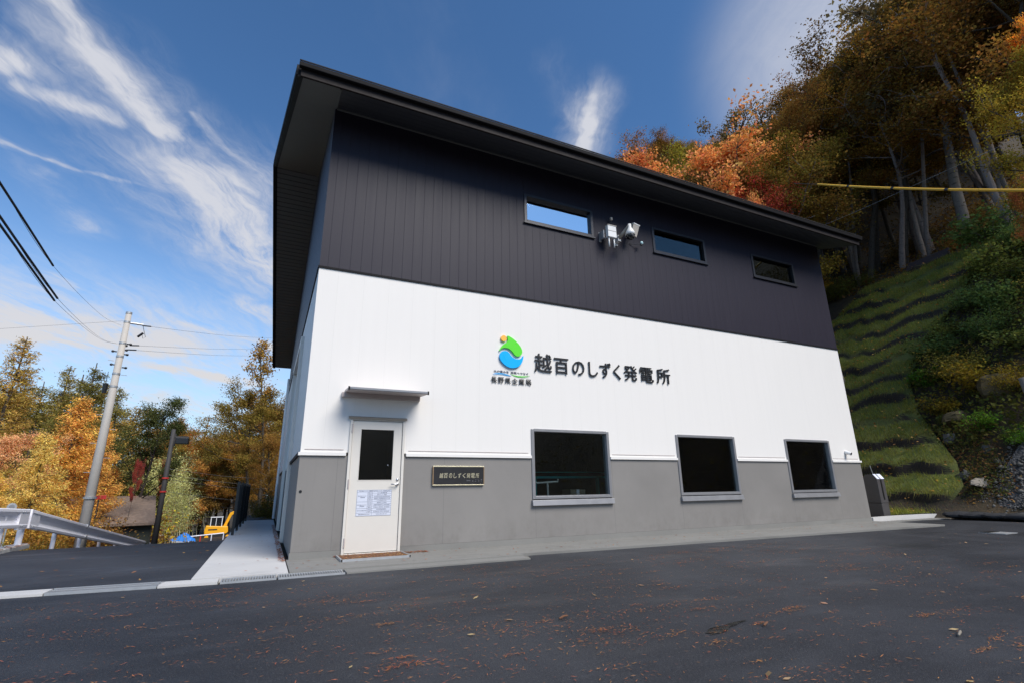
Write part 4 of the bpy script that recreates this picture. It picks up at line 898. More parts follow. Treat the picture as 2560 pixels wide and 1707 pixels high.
# ------------------------------------------------------------------ right foreground things
kx, ky = 16.12, .50
kt = thing('gate_terminal', 'dark grey upright terminal box with white top panels beside the right end of the facade', 'terminal box', (kx, ky, 0))
MB().box(kx - .17, kx + .17, ky - .02, ky + .42, -.05, .42).build('pedestal', M['key_grey'], kt, bevel=.008)
MB().prism([(kx - .18, ky - .03, .43), (kx - .18, ky + .45, .43), (kx - .18, ky + .44, 1.06), (kx - .18, ky + .28, 1.24), (kx - .18, ky + .07, 1.24), (kx - .18, ky - .03, 1.10)], (.36, 0, 0)).build('cabinet', M['key_grey'], kt, bevel=.008)
MB().box(kx - .035, kx + .035, ky - .034, ky - .028, .52, 1.09).build('slot', M['black'], kt)
q = [(ky - .036, 1.105), (ky + .066, 1.25)]
for xa, xb in ((kx - .178, kx - .05), (kx + .0, kx + .178)): MB().prism([(xa, ky - .038, 1.105), (xa, ky + .066, 1.248), (xa, ky + .06, 1.256), (xa, ky - .044, 1.113)], (xb - xa, 0, 0)).build('top_panel', M['panel_white'], kt)
MB().tube([(kx - .08, ky + .1, 1.23), (kx - .12, ky + .12, 1.50)], .008, 6).build('aerial', M['galv'], kt)
MB().tube([(kx + .18, ky + .22, .86), (kx + .187, ky + .22, .86)], .06, 16).build('badge', M['brown_metal'], kt)
# sandbags
for k, (u, v) in enumerate(((2208, 1178), (2250, 1180), (2300, 1180), (2352, 1181), (2405, 1182))):
    q = at(u, v + 6, 19.6 - .15 * k); q[2] = .02
    p_, rg_, f_ = frame_at(u, v, 19.6 - .15 * k); b = MB(); vs = []; b.ball((0, 0, .07), 1.0, 16, 10, (.40 + .03 * (k % 2), .20, .105 - .012 * (k % 3))); rn = np.random.default_rng(k)
    b.v = [(x * (1 + .08 * math.sin(7 * z + k)), y, max(z + .015 * rn.normal(), .0)) for x, y, z in b.v]
    o = local(b, q, rg_, f_).build('sandbag', M['bag'], None, smooth=True)
    tag(o, ['black sandbag at the left end of the row below the gravel bank', 'second black sandbag from the left below the gravel bank', 'third black sandbag from the left below the gravel bank', 'fourth black sandbag from the left, cut by the frame edge', 'black sandbag at the right end of the row'][k], 'sandbag', 'black sandbags below the gravel bank')
gp = at(2290, 1214, 14.9); gl = thing('small_drain_lid', 'small steel drain lid in the asphalt below the sandbags', 'drain lid', (gp[0], gp[1], -.03))
MB().box(gp[0] - .25, gp[0] + .25, gp[1] - .22, gp[1] + .22, -.06, -.018).build('lid', M['galv'], gl); MB().box(gp[0] - .25, gp[0] + .2, gp[1] + .05, gp[1] + .2, -.018, -.012).build('handle_recess', M['black'], gl)
wp = []
for t in np.linspace(0, 2 * math.pi, 40)[:-1]: r_ = 1 + .25 * math.sin(3 * t + 1) + .12 * math.sin(7 * t); wp.append((2.78 + .25 * r_ * math.cos(t) * .95 + .05 * r_ * math.sin(t), -5.70 + .06 * r_ * math.sin(t) + .06 * math.cos(t)))
tag(sheet('puddle', wp, -.0255, M['wet']), kind='structure', label='small dark wet patch on the asphalt')
# twigs lying on the asphalt
for u, v, l_, c__, lab in ((2206, 1453, .07, 'stump', 'short pale brown stick lying on the asphalt at lower right'), (1295, 1416, .055, 'mat_brown', 'curled brown bark scrap lying on the asphalt before the third window'), (1760, 1432, .05, 'mat_brown', 'brown leaf stalk lying right of the dark wet patch')):
    d_ = ray(u, v); t_ = (-.015 - 1.0) / d_[2]; q = CAM + d_ * t_
    o = MB().tube([q - np.array([l_, .02, 0]), q + np.array([0, 0, .008]), q + np.array([l_, .03, 0])], [.006, .009, .005], 7).build('twig', M[c__], None); tag(o, lab, 'twig')

# ------------------------------------------------------------------ vegetation: prototypes
def unit(v): return v / (np.linalg.norm(v) + 1e-9)
def curve_pts(p, d, L, n, rng, lift=0.0, wob=0.12):
    pts = [p]; d = unit(d)
    for i in range(n):
        d = unit(d + rng.normal(size=3) * wob + np.array([0, 0, lift])); pts.append(pts[-1] + d * L / n)
    return pts, d
def finish(kind, tb, cen, size, rng, aspect, up, axis=None, ax_j=.6):
    tm = bpy.data.meshes.new(kind + '_trunk'); tm.from_pydata(tb.v, [], tb.f); tm.polygons.foreach_set('use_smooth', [True] * len(tm.polygons)); tm.update(); tm.materials.append(M['bark'])
    v, f = leaf_quads(np.array(cen), size, rng, aspect, up, axis, ax_j)
    o = np_mesh(kind + '_crown', v, f, M['foliage']); cm = o.data; bpy.data.objects.remove(o)
    return tm, cm, float(v[:, 2].max())
def broad(seed, H, R, base, n_main, n_leaf, leaf, trunk_r=.16, asym=.2, gap=.35, rise=.55, sig=.26, lean=.25, fork=False):
    rng = np.random.default_rng(seed); tb = MB(); anch = []
    tp, _ = curve_pts(np.zeros(3), np.array([rng.normal() * lean * .3, rng.normal() * lean * .3, 1]), H * .93, 9, rng, .05, .06)
    tb.tube(tp, [trunk_r * (1 - i / 10.5) + .015 for i in range(10)], 8, False)
    tpa = np.array(tp)
    def on(t): x = t * 9; i = min(int(x), 8); return tpa[i] + (tpa[i + 1] - tpa[i]) * (x - i)
    for k in range(n_main):
        t = base + (1 - base) * (k + rng.uniform(0, .8)) / n_main; p = on(min(t, .99))
        az = k * 2.4 + rng.normal() * .4; q = (t - base) / (1 - base)
        env = R * (math.sin(math.pi * min(max(.18 + .78 * q, 0), 1)) ** .7) * rng.uniform(1 - gap, 1 + asym)
        d = np.array([math.cos(az), math.sin(az), rise * (.4 + 1.3 * q)])
        pts, dd = curve_pts(p, d, env * 1.15, 5, rng, .06, .16); r0 = trunk_r * .42 * (1 - .6 * q)
        tb.tube(pts, [r0 * (1 - i / 6) + .008 for i in range(6)], 5, False)
        anch += pts[3:]
        for j in range(5):
            i = rng.integers(2, 6); sp = pts[min(i, 5)]; sd_ = unit(d) + rng.normal(size=3) * .75 + np.array([0, 0, .15])
            s2, _ = curve_pts(sp, sd_, env * rng.uniform(.25, .5), 3, rng, .04, .2); tb.tube(s2, [.030, .022, .014, .006], 4, False); anch += s2[1:] * 2
    anch.append(tp[-1]); anch = np.array(anch)
    w = rng.uniform(.08, 1, len(anch)) ** 2.4; w /= w.sum(); ai = rng.choice(len(anch), n_leaf, p=w)
    cen = anch[ai] + rng.normal(size=(n_leaf, 3)) * sig * np.array([1.25, 1.25, .75])
    return finish('broad', tb, cen, leaf * rng.uniform(.6, 1.35, n_leaf), rng, .62, .35)
def larch(seed, H, R, n_leaf, leaf, droop=.18, thin=False):
    rng = np.random.default_rng(seed); tb = MB(); cen = []; ax = []
    tp, _ = curve_pts(np.zeros(3), np.array([0, 0, 1.0]), H, 8, rng, .1, .02); tpa = np.array(tp); tb.tube(tp, [.17 * (1 - i / 8.6) * H / 12 + .012 for i in range(9)], 8, False)
    z = .10 if not thin else .35; br = []
    while z < .985:
        x = z * 8; i = min(int(x), 7); p = tpa[i] + (tpa[i + 1] - tpa[i]) * (x - i)
        for k in range(4 if thin else 6):
            az = rng.uniform(0, 6.283); L = R * ((1 - z) ** .75 + .05) * rng.uniform(.55, 1.15)
            d = np.array([math.cos(az), math.sin(az), rng.uniform(-.25, .15) + .5 * z])
            pts, _ = curve_pts(p, d, L, 5, rng, -droop * .4 + .06 * (1 + z), .09); tb.tube(pts, [.03 * (1 - z) + .010, .02, .014, .010, .006, .004], 4, False); br.append((np.array(pts), L))
        z += (.030 if not thin else .05) * rng.uniform(.7, 1.3)
    wl = np.array([b[1] for b in br]); wl /= wl.sum(); bi = rng.choice(len(br), n_leaf, p=wl); t = rng.uniform(.08, 1, n_leaf) ** .8 * 5
    P_ = np.array([b[0] for b in br]); ti = np.minimum(t.astype(int), 4); fr_ = (t - ti)[:, None]
    a = P_[bi, ti]; c = P_[bi, ti + 1]; pos_ = a + (c - a) * fr_
    off = rng.normal(size=(n_leaf, 3)) * np.array([.13, .13, .10]); off[:, 2] -= np.abs(rng.normal(size=n_leaf)) * .12
    axs = (c - a) / (np.linalg.norm(c - a, axis=1)[:, None] + 1e-9) + np.array([0, 0, -.5])
    return finish('larch', tb, pos_ + off, leaf * rng.uniform(.6, 1.4, n_leaf), rng, .26, .1, axs, .45)
def bamboo(seed, H, n_leaf):
    rng = np.random.default_rng(seed); tb = MB(); cen = []
    for k in range(9):
        p = np.array([rng.normal() * .8, rng.normal() * .5, 0]); d = np.array([.16 + rng.normal() * .06, rng.normal() * .06, 1.0]); h = H * rng.uniform(.75, 1.05)
        pts, _ = curve_pts(p, d, h, 8, rng, .0, .03); tb.tube(pts, [.035 - .0035 * i for i in range(9)], 6, False)
        for i in range(3, 9):
            for j in range(6):
                q = pts[i]; s2, _ = curve_pts(q, np.array([rng.normal(), rng.normal(), .5]), rng.uniform(.4, 1.1), 2, rng, -.1, .2); tb.tube(s2, [.012, .008, .004], 3, False); cen += s2[1:]
    cen = np.array(cen); ai = rng.integers(0, len(cen), n_leaf)
    return finish('bamboo', tb, cen[ai] + rng.normal(size=(n_leaf, 3)) * .26, .17 * rng.uniform(.6, 1.3, n_leaf), rng, .4, .25)
def shrub(seed, R, Hh, n_leaf, leaf, aspect=.6):
    rng = np.random.default_rng(seed); tb = MB(); cen = []
    for k in range(14):
        az = rng.uniform(0, 6.283); d = np.array([math.cos(az) * .8, math.sin(az) * .8, rng.uniform(.5, 1.4)]); pts, _ = curve_pts(np.array([rng.normal() * .1, rng.normal() * .1, 0]), d, math.hypot(R, Hh) * rng.uniform(.5, 1), 4, rng, -.05, .2)
        tb.tube(pts, [.016, .013, .010, .007, .004], 4, False); cen += pts[1:]
        for j in range(3): s2, _ = curve_pts(pts[rng.integers(1, 5)], d + rng.normal(size=3), R * .4, 2, rng, 0, .3); tb.tube(s2, [.008, .006, .003], 3, False); cen += s2
    cen = np.array(cen); ai = rng.integers(0, len(cen), n_leaf); c = cen[ai] + rng.normal(size=(n_leaf, 3)) * .13 * R * np.array([1.2, 1.2, .8]); c[:, 2] = np.abs(c[:, 2])
    return finish('shrub', tb, c, leaf * rng.uniform(.55, 1.4, n_leaf), rng, aspect, .6)
PROTO = {
    'broad': [broad(11, 12, 3.6, .30, 17, 26000, .125), broad(12, 13, 3.2, .36, 18, 24000, .12), broad(13, 12, 4.0, .25, 17, 27000, .13)],
    'tall': [broad(21, 15, 3.3, .48, 18, 23000, .125, .17, .3, .4), broad(22, 16, 3.0, .50, 18, 21000, .125, .16, .3, .45), broad(23, 14, 3.7, .42, 18, 25000, .13, .18)],
    'maple': [broad(31, 10, 3.0, .30, 18, 22000, .12, .12, .25, .35, .6, .20), broad(32, 10, 2.8, .32, 18, 22000, .12, .12, .2, .35, .7, .20)],
    'stilt': [broad(34, 13, 2.3, .60, 16, 16000, .125, .13, .25, .35, .6, .22), broad(35, 13, 2.2, .62, 16, 16000, .125, .13, .2, .35, .7, .22)],
    'pole': [broad(45, 17, 2.2, .66, 15, 8000, .12, .12, .4, .5, .8, .22), broad(46, 16, 2.0, .62, 14, 7500, .12, .11, .4, .5, .8, .22)],
    'sparse': [broad(41, 14, 2.0, .40, 14, 3600, .17, .13, .5, .6, .8, .22), broad(42, 13, 2.3, .35, 15, 4200, .16, .13, .5, .6, .8, .22)],
    'larch': [larch(51, 13, 3.3, 21000, .165), larch(52, 12, 2.9, 18000, .16, .26)],
    'gold': [larch(55, 9, 3.2, 24000, .155, .3), larch(56, 9, 3.0, 21000, .155, .24)],
    'thin': [larch(58, 13, 1.6, 3200, .18, .15, True)],
    'bamboo': [bamboo(61, 7.5, 5200), bamboo(62, 7.0, 5200)],
    'shrub': [shrub(71, 1.0, 1.1, 5500, .06), shrub(72, 1.1, .9, 5000, .065)],
    'bigleaf': [shrub(81, 1.0, 1.2, 1500, .125, .65), shrub(82, 1.1, 1.0, 1600, .12, .6)],
}
used_proto = {}
def plant(kind, x, y, height, color, label, cat='tree', group=None, width=None, bark=(.10, .085, .07), rot=None, z=None, idx=None, name=None, lean=(0, 0)):
    lst = PROTO[kind]; k = used_proto.get(kind, 0); used_proto[kind] = k + 1
    tm, cm, h0 = lst[(k if idx is None else idx) % len(lst)]
    nm = name or {'broad': 'broadleaf_tree', 'tall': 'tall_tree', 'maple': 'maple_tree', 'stilt': 'maple_tree', 'sparse': 'sparse_tree', 'pole': 'slender_tree', 'larch': 'larch_tree', 'gold': 'larch_tree', 'thin': 'larch_tree', 'bamboo': 'bamboo_clump', 'shrub': 'shrub', 'bigleaf': 'shrub'}[kind]
    t = bpy.data.objects.new(nm, None); COL.objects.link(t); t.empty_display_size = .3
    s = height / h0; w = s * (width or 1.0)
    t.location = (x, y, (float(terrain(x, y)) if z is None else z) - .12); t.scale = (w, w, s)
    t.rotation_euler = (lean[0], lean[1], exec_rng.uniform(0, 6.28) if rot is None else rot)
    tag(t, label, cat, group)
    for part, me, col in (('trunk' if cat == 'tree' else 'stem', tm, bark), ('crown' if cat == 'tree' else 'foliage', cm, color)):
        o = bpy.data.objects.new(part, me); COL.objects.link(o); o.parent = t; o.color = (*col, 1.0)
    return t
def plant_px(kind, u, vtop, r, color, label, **kw):
    p = at(u, vtop, r); zg = float(terrain(p[0], p[1])); return plant(kind, p[0], p[1], max(p[2] - zg + .12, 1.0), color, label, **kw)
GOLD = (.66, .37, .06); YEL = (.80, .52, .06); ORG = (.62, .25, .05); OLV = (.21, .17, .035); OLG = (.16, .17, .035); DKG = (.075, .095, .03); BRN = (.30, .16, .045); RED = (.50, .06, .05); PAL = (.50, .50, .16)
# --- left side, beyond the lane
LG = 'larches and broadleaf trees beyond the lane'
plant_px('larch', 48, 772, 31, (.58, .40, .10), 'tallest golden green larch at the far left rising above its neighbours', group=LG, width=1.0)
plant_px('larch', -40, 845, 27, (.46, .30, .07), 'brownish larch cut by the left edge of the picture', group=LG, width=1.0)
plant_px('larch', 152, 836, 37, (.36, .29, .08), 'olive larch with a twiggy top left of the concrete pole', group=LG, width=.9)
plant_px('larch', 216, 842, 36, (.24, .22, .06), 'dark green conifer standing right behind the concrete pole', group=LG, width=1.15)
plant_px('larch', 286, 888, 35, (.32, .28, .08), 'olive conifer just right of the concrete pole', group=LG, width=1.0)
plant_px('larch', 105, 885, 33, (.30, .26, .07), 'dark olive conifer between the tallest larch and the twiggy one', group=LG, width=1.1)
plant_px('gold', 178, 905, 25, (.98, .58, .14), 'golden orange larch left of the concrete pole with a dark trunk showing', group=LG, width=.95)
plant_px('gold', 105, 985, 20.5, (1.0, .76, .22), 'bright yellow larch low behind the guardrail', group=LG, width=.95)
plant_px('gold', 12, 1075, 18, (1.0, .70, .18), 'yellow larch low at the left edge behind the guardrail post', group=LG, width=1.0)
plant_px('gold', 255, 960, 27, (.95, .58, .15), 'golden larch just behind and right of the concrete pole', group=LG, width=.8)
plant_px('maple', -5, 972, 23, (.88, .52, .24), 'pinkish orange maple at the left edge below the tallest larch', group=LG)
plant_px('broad', 345, 892, 29, (.085, .10, .035), 'dark green broadleaf tree with a forked trunk between the two poles', group=LG, width=.85, bark=(.05, .04, .035), lean=(0, .10), rot=.4)
plant_px('stilt', 318, 1048, 27, (.42, .09, .07), 'crimson leafed small maple between the two poles', group=LG, width=.3)
plant_px('maple', 268, 1010, 30, (.55, .22, .06), 'russet maple right of the concrete pole', group=LG, width=.9)
plant_px('stilt', 385, 1045, 33, (.45, .09, .06), 'small red maple just left of the dark pole', group=LG, width=.3)
plant_px('thin', 472, 955, 68, (.42, .20, .06), 'thin bare topped brown larch standing over the bamboo', group=LG)
plant_px('larch', 412, 955, 66, (.66, .32, .07), 'orange larch behind the top of the dark pole', group=LG, width=1.15)
plant_px('thin', 525, 985, 70, (.45, .24, .07), 'thin bare topped larch above the excavator', group=LG)
plant_px('broad', 455, 1010, 68, (.66, .36, .09), 'amber broadleaf tree behind the bamboo', group=LG)
plant_px('broad', 515, 1005, 66, (.66, .36, .09), 'amber broadleaf tree with arching branches above the excavator', group=LG, width=1.1)
plant_px('broad', 570, 950, 64, (.26, .20, .05), 'olive broadleaf tree left of the tall tree by the left wall', group=LG)
plant_px('tall', 628, 868, 33, (.30, .22, .05), 'tall dark olive and amber tree closest to the left wall of the building', group=LG, width=1.05)
plant_px('sparse', 648, 775, 33, (.40, .24, .06), 'twiggy tall tree peeping out behind the rear roof corner', group=LG, width=.8)
plant_px('broad', 655, 905, 38, (.26, .15, .04), 'brown tree half hidden by the rear corner of the building', group=LG)
plant_px('broad', 590, 1010, 42, (.38, .20, .04), 'orange brown tree above the black fence', group=LG, width=.9)
for k, (u, v, r) in enumerate(((374, 1045, 38), (404, 1010, 40), (428, 1022, 64), (452, 1050, 66), (345, 1085, 37), (408, 1085, 37))):
    plant_px('bamboo', u, v, r, (.70, .72, .30), ['pale green bamboo clump left of the dark pole', 'tallest pale green bamboo clump behind the dark pole', 'pale bamboo clump right of the dark pole with white stems', 'pale bamboo clump nearest the yellow excavator', 'pale bamboo clump beside the leaf covered shed roof', 'low pale bamboo clump above the blue tarpaulin'][k], cat='bamboo', group='bamboo clumps around the dark pole', bark=(.46, .42, .28), rot=2.6 + .2 * (k % 3))
for k, (u, v, r, c, w) in enumerate(((385, 990, 70, (.45, .22, .07), 1.2), (425, 968, 72, (.50, .24, .07), 1.3), (452, 985, 74, (.42, .24, .09), 1.2), (488, 992, 73, (.50, .26, .07), 1.2), (540, 985, 70, (.46, .26, .08), 1.2), (575, 985, 66, (.36, .24, .07), 1.2), (505, 1055, 72, (.60, .38, .09), 1.2), (548, 1050, 68, (.40, .24, .06), 1.1))):
    plant_px('broad', u, v, r, c, ['russet tree in the gap left of the orange larch', 'orange russet tree behind the top of the dark pole', 'dusty amber tree under the thin bare topped larch', 'orange amber tree right of the thin bare topped larch', 'amber tree in the gap left of the black fence', 'olive amber tree over the black fence', 'golden tree straight above the excavator cab', 'low amber tree behind the excavator boom'][k], group=LG, width=w)
for k, (u, v, r, c, w, kd) in enumerate(((-70, 880, 40, (.40, .28, .08), 1.3, 'larch'), (82, 872, 44, (.36, .28, .08), 1.4, 'larch'), (125, 905, 42, (.46, .33, .08), 1.3, 'broad'), (185, 868, 45, (.34, .27, .07), 1.4, 'larch'), (250, 880, 44, (.40, .30, .08), 1.4, 'larch'), (310, 925, 46, (.36, .26, .08), 1.3, 'broad'), (55, 935, 38, (.62, .40, .09), 1.3, 'larch'), (215, 935, 40, (.60, .36, .09), 1.3, 'broad'), (605, 905, 64, (.30, .22, .06), 1.2, 'broad'), (645, 930, 62, (.34, .20, .06), 1.3, 'broad'), (600, 1020, 36, (.44, .25, .06), .8, 'tall'), (640, 985, 30, (.34, .20, .05), .8, 'tall'))):
    plant_px(kd, u, v, r, c, ['olive gold larch cut by the left edge behind the tallest larch', 'olive larch in the notch right of the tallest larch', 'amber olive tree left of the twiggy topped larch', 'wide olive larch between the twiggy larch and the concrete pole', 'wide gold olive larch right of the concrete pole', 'brownish olive tree left of the forked dark green tree', 'golden larch below the top of the tallest larch', 'golden amber tree behind the middle of the concrete pole', 'dense olive tree behind the one closest to the left wall', 'dense brown tree behind the rear corner of the building', 'amber tree standing above the end of the black fence', 'rusty olive tree low beside the rear corner of the building'][k], group=LG, width=w)
bcols = [(.30, .16, .04), (.40, .22, .05), (.20, .15, .04), (.34, .24, .05), (.12, .11, .035)]
for k, u in enumerate(range(-110, 690, 34)):
    v = 1035 + 25 * math.sin(k * 2.1); kind = ('broad', 'larch', 'broad', 'tall')[k % 4]; c = bcols[(k * 2) % 5]
    cn = ['russet', 'dark olive', 'dusky green', 'amber', 'olive gold'][(k * 2) % 5] if False else {0: 'russet', 1: 'amber', 2: 'dark olive', 3: 'olive gold', 4: 'dusky green'}[(k * 2) % 5]
    where = 'far left behind the larches' if u < 180 else 'behind the tree between the two poles' if u < 370 else 'behind the bamboo' if u < 470 else 'behind the excavator' if u < 560 else 'behind the black fence'
    plant_px(kind, u, v, 70 + 5 * math.sin(k * 1.7), c, f'{cn} tree in the distant wood {where}', group='trees of the distant wood across the valley')
for k, (u, v, r, c, kind) in enumerate(((20, 1165, 20, (.55, .33, .07), 'shrub'), (70, 1160, 21, (.42, .25, .07), 'shrub'), (120, 1155, 22, (.55, .33, .07), 'shrub'), (160, 1170, 25, (.32, .19, .07), 'shrub'), (215, 1185, 26, (.28, .18, .06), 'shrub'), (-30, 1150, 20, (.60, .38, .07), 'shrub'), (285, 1140, 31, (.45, .24, .09), 'shrub'), (235, 1095, 33, (.80, .62, .06), 'shrub'), (592, 1180, 40, (.22, .15, .04), 'shrub'), (606, 1150, 24, (.12, .11, .03), 'shrub'), (645, 1120, 22, (.14, .12, .03), 'shrub'))):
    plant_px(kind, u, v, r, c, ['golden brown shrub behind the guardrail near the round reflector', 'brown shrub right of the round reflector', 'amber shrub behind the bend of the guardrail', 'dull brown shrub left of the foot of the concrete pole', 'dark brown shrub right of the foot of the concrete pole', 'yellow brown shrub at the left edge of the picture', 'russet shrub overhanging the shed roof', 'bright yellow shrub left of the red sign', 'dark shrub beyond the black fence', 'dark green shrub at the end of the walkway', 'dark shrub beside the far end of the left wall'][k], cat='shrub', group='shrubs beyond the lane', width=1.2)
# --- hillside forest on the right
SKY = [(1380, 520), (1450, 372), (1490, 340), (1540, 318), (1610, 340), (1655, 322), (1690, 300), (1720, 300), (1760, 300), (1800, 255), (1850, 190), (1900, 160), (1950, 128), (1995, 95), (2015, 20), (2060, -90), (2200, -170), (2420, -260)]
def skyline(u): return float(np.interp(u, [a for a, _ in SKY], [b_ for _, b_ in SKY]))
HG = 'trees of the hillside forest'
plant_px('stilt', 1560, 316, 29, (.85, .42, .15), 'bright orange maple rising behind the roof edge', group=HG, width=1.0, idx=0, rot=0)
plant_px('stilt', 1500, 366, 30, (.78, .34, .12), 'red orange maple lowest behind the roof edge', group=HG, width=.8, idx=1, rot=1)
plant_px('stilt', 1775, 376, 27, (.68, .17, .08), 'orange red maple behind the roof edge below the olive crowns', group=HG, width=.72, idx=0, rot=2.0)
plant_px('stilt', 1700, 452, 25, (.85, .38, .12), 'orange maple low behind the roof left of the red one', group=HG, width=.36, idx=1, rot=2.5)
plant_px('tall', 1640, 340, 33, (.32, .30, .05), 'olive green tree behind the roof between the orange and red maples', group=HG, width=1.0)
plant_px('tall', 1715, 330, 36, (.34, .33, .05), 'moss green tree behind the red maple', group=HG, width=1.0)
plant_px('tall', 1800, 335, 38, (.32, .31, .055), 'moss green tree above and right of the red maple', group=HG, width=1.1)
plant_px('tall', 1806, 345, 36, (.38, .30, .05), 'olive gold tree behind the right half of the roof', group=HG, width=1.0)
plant_px('tall', 1660, 318, 42, (.24, .19, .05), 'hazy brown pointed tree behind the olive ones', group=HG, width=.7)
plant_px('stilt', 1738, 322, 37, (.85, .70, .03), 'bright yellow tree on the slope above the red maple', group=HG, width=.42)
plant_px('sparse', 1697, 232, 38, (.20, .14, .05), 'thin twiggy tree against the sky above the yellow tree', group=HG, width=.9)
plant_px('sparse', 1800, 196, 39, (.16, .11, .045), 'dark twiggy tree against the sky left of the dense brown crown', group=HG, width=.9)
plant_px('tall', 1850, 215, 40, (.48, .32, .06), 'golden brown crown on the skyline right of the twiggy trees', group=HG, width=1.1)
plant_px('tall', 1955, 122, 36, (.46, .28, .05), 'dense brown gold tree on the skyline below the high grey trees', group=HG, width=1.0)
plant_px('tall', 1890, 168, 37, (.46, .29, .06), 'mustard brown tree on the skyline right of the dark twiggy tree', group=HG, width=1.0)
plant_px('sparse', 2050, -30, 34, (.20, .17, .10), 'tall grey tree with airy crown at the top of the picture', group=HG, width=1.5, bark=(.2, .18, .16))
plant_px('tall', 2105, -70, 36, (.20, .16, .08), 'tall grey brown tree behind the airy grey one at the top', group=HG, width=1.1, bark=(.2, .18, .16))
plant_px('stilt', 2362, 0, 24, (.95, .45, .07), 'bright orange tree at the upper right corner', group=HG, width=.42, idx=0, rot=1.0)
plant_px('broad', 2300, 150, 25, (.42, .32, .05), 'olive yellow tree at the right edge below the orange one', group=HG, width=.9)
_q = slope_pt(9.9, 10.9); plant('maple', _q[0], _q[1], 3.0, (1.0, .62, .06), 'small bright yellow maple beside the right end of the facade', group=HG, z=_q[2], width=1.1)
plant_px('maple', 2345, 395, 24, (.42, .18, .05), 'rust coloured maple at the right edge above the yellow cable', group=HG, width=.5)
hc = [((.44, .25, .065), 'brown'), ((.32, .21, .055), 'dark olive'), ((.58, .34, .07), 'mustard'), ((.36, .27, .055), 'olive green'), ((.24, .16, .06), 'dusky'), ((.54, .27, .075), 'russet')]
hr = np.random.default_rng(21); nh = 0
cand = []
for s in np.arange(11.4, 46, 2.9):
    for t in np.arange(-9, 60, 3.6 + s * .03):
        s_, t_ = s + hr.uniform(-1.3, 1.3), t + hr.uniform(-1.6, 1.6); q = FOOT + NH * s_ + TH * t_; cand.append((q[0], q[1]))
for a in np.arange(1.5, 40, 3.6):        # the slope closing the valley behind the building
    for t in np.arange(-16, 40, 4.0):
        q = np.array([12, 18]) + np.array([.8, .6]) * (a + hr.uniform(-1.2, 1.2)) + np.array([-.6, .8]) * (t + hr.uniform(-1.5, 1.5))
        if hill_s(q[0], q[1]) < 8: cand.append((q[0], q[1]))
for (x, y) in cand:
    z = float(terrain(x, y)); u, v, dep = proj((x, y, z))
    if dep < 8: continue
    H = hr.uniform(10, 18); r = math.hypot(x - CAM[0], y - CAM[1])
    for _ in range(12):
        ut, vt, _d = proj((x, y, z + H))
        if vt < skyline(ut) + 8: H -= .9
    if H < 4.0 or ut < 1330 or ut > 2480: continue
    if ut > 2240 and r < 27: continue
    if vt > 1568 or v < -150: continue
    if ut < 1900 and vt > 560 - (1900 - ut) * .25: continue      # hidden behind the roof
    k = int(hr.integers(0, 6)); c, cn = hc[k]
    c = tuple(np.array(c) * hr.uniform(.42, .88)); kind = ('tall', 'tall', 'broad', 'tall', 'sparse')[int(hr.integers(0, 5))]
    pale = hr.uniform() < .4; bk = (.24, .20, .18) if pale else (.09, .075, .06)
    hw = 'tall' if H > 12 else 'middling' if H > 8 else 'low'
    wh = 'behind the roof ridge' if ut < 1700 else 'above the right half of the roof' if ut < 1880 else 'directly above the grass terraces' if (ut < 2180 and r < 42) else 'high on the slope above the terraces' if ut < 2180 else 'at the right edge near the yellow cable' if r < 40 else 'high at the upper right'
    plant(kind, x, y, H, c, f'{hw} {cn} {"airy" if kind == "sparse" else "leafy"} tree with {"pale" if pale else "dark"} trunk {wh}', group=HG, bark=bk, width=hr.uniform(.9, 1.3)); nh += 1
for k in range(18):
    s_, t_ = 11 + (k * 1.37) % 5.5, -3.5 + k * 1.02; q = FOOT + NH * s_ + TH * t_; z = float(terrain(*q)); H = 15.5
    for _ in range(14):
        u, v, _d = proj((q[0], q[1], z + H))
        if v < skyline(u) + 5: H -= .8
    if H < 6 or u > 2450: continue
    plant('pole', q[0], q[1], H, ((.30, .19, .06), (.24, .19, .06), (.34, .20, .06))[k % 3], f'slender {("brown", "olive", "russet")[k % 3]} crowned tree with a long bare pale trunk {"straight above" if s_ < 13.5 else "set back above"} the terraces', group=HG, bark=((.26, .22, .19), (.18, .15, .13))[k % 2], width=hr.uniform(.9, 1.2), lean=(hr.normal() * .03, hr.normal() * .03))
# understorey along the top of the bank and slope
for k in range(26):
    s_, t_ = hr.uniform(10.6, 17), hr.uniform(-4, 26); q = FOOT + NH * s_ + TH * t_; u, v, _ = proj((q[0], q[1], float(terrain(*q))))
    if u > 2420: continue
    plant('shrub', q[0], q[1], hr.uniform(.9, 2.4), [(.22, .15, .05), (.16, .18, .045), (.32, .19, .05)][k % 3], f'{["brown", "dark green", "russet"][k % 3]} undergrowth bush at the forest edge above the terraces', cat='bush', group='bushes at the forest edge', width=1.3)
# --- bank: terraced turf
def band(s): return s
RB = np.array([(-2.6, .75), (-1.2, .48), (0.0, -.1), (.67, -.38), (1.35, .07), (2.01, .83), (3.07, 1.99), (4.17, 2.76), (5.45, 3.02), (6.96, 2.47), (8.98, 2.05), (10.4, 1.6)])
LBD = np.array([(-2.6, 16), (0.0, 16), (6, 15.0), (8.1, 9.6), (10.4, 8.0)])
def tmin(s): return np.interp(s, RB[:, 0], RB[:, 1])
def tmax(s): return np.interp(s, LBD[:, 0], LBD[:, 1])
c48, s48 = math.cos(math.radians(48)), math.sin(math.radians(48))
def vnoise(t, seed, f):
    r_ = np.random.default_rng(seed); tab = r_.uniform(-1, 1, 400); x = (np.asarray(t) + 60) * f; i = np.floor(x).astype(int) % 399; w = x - np.floor(x); w = w * w * (3 - 2 * w); return tab[i] * (1 - w) + tab[i + 1] * w
NSTEP = 12; PER = 10.4 / NSTEP
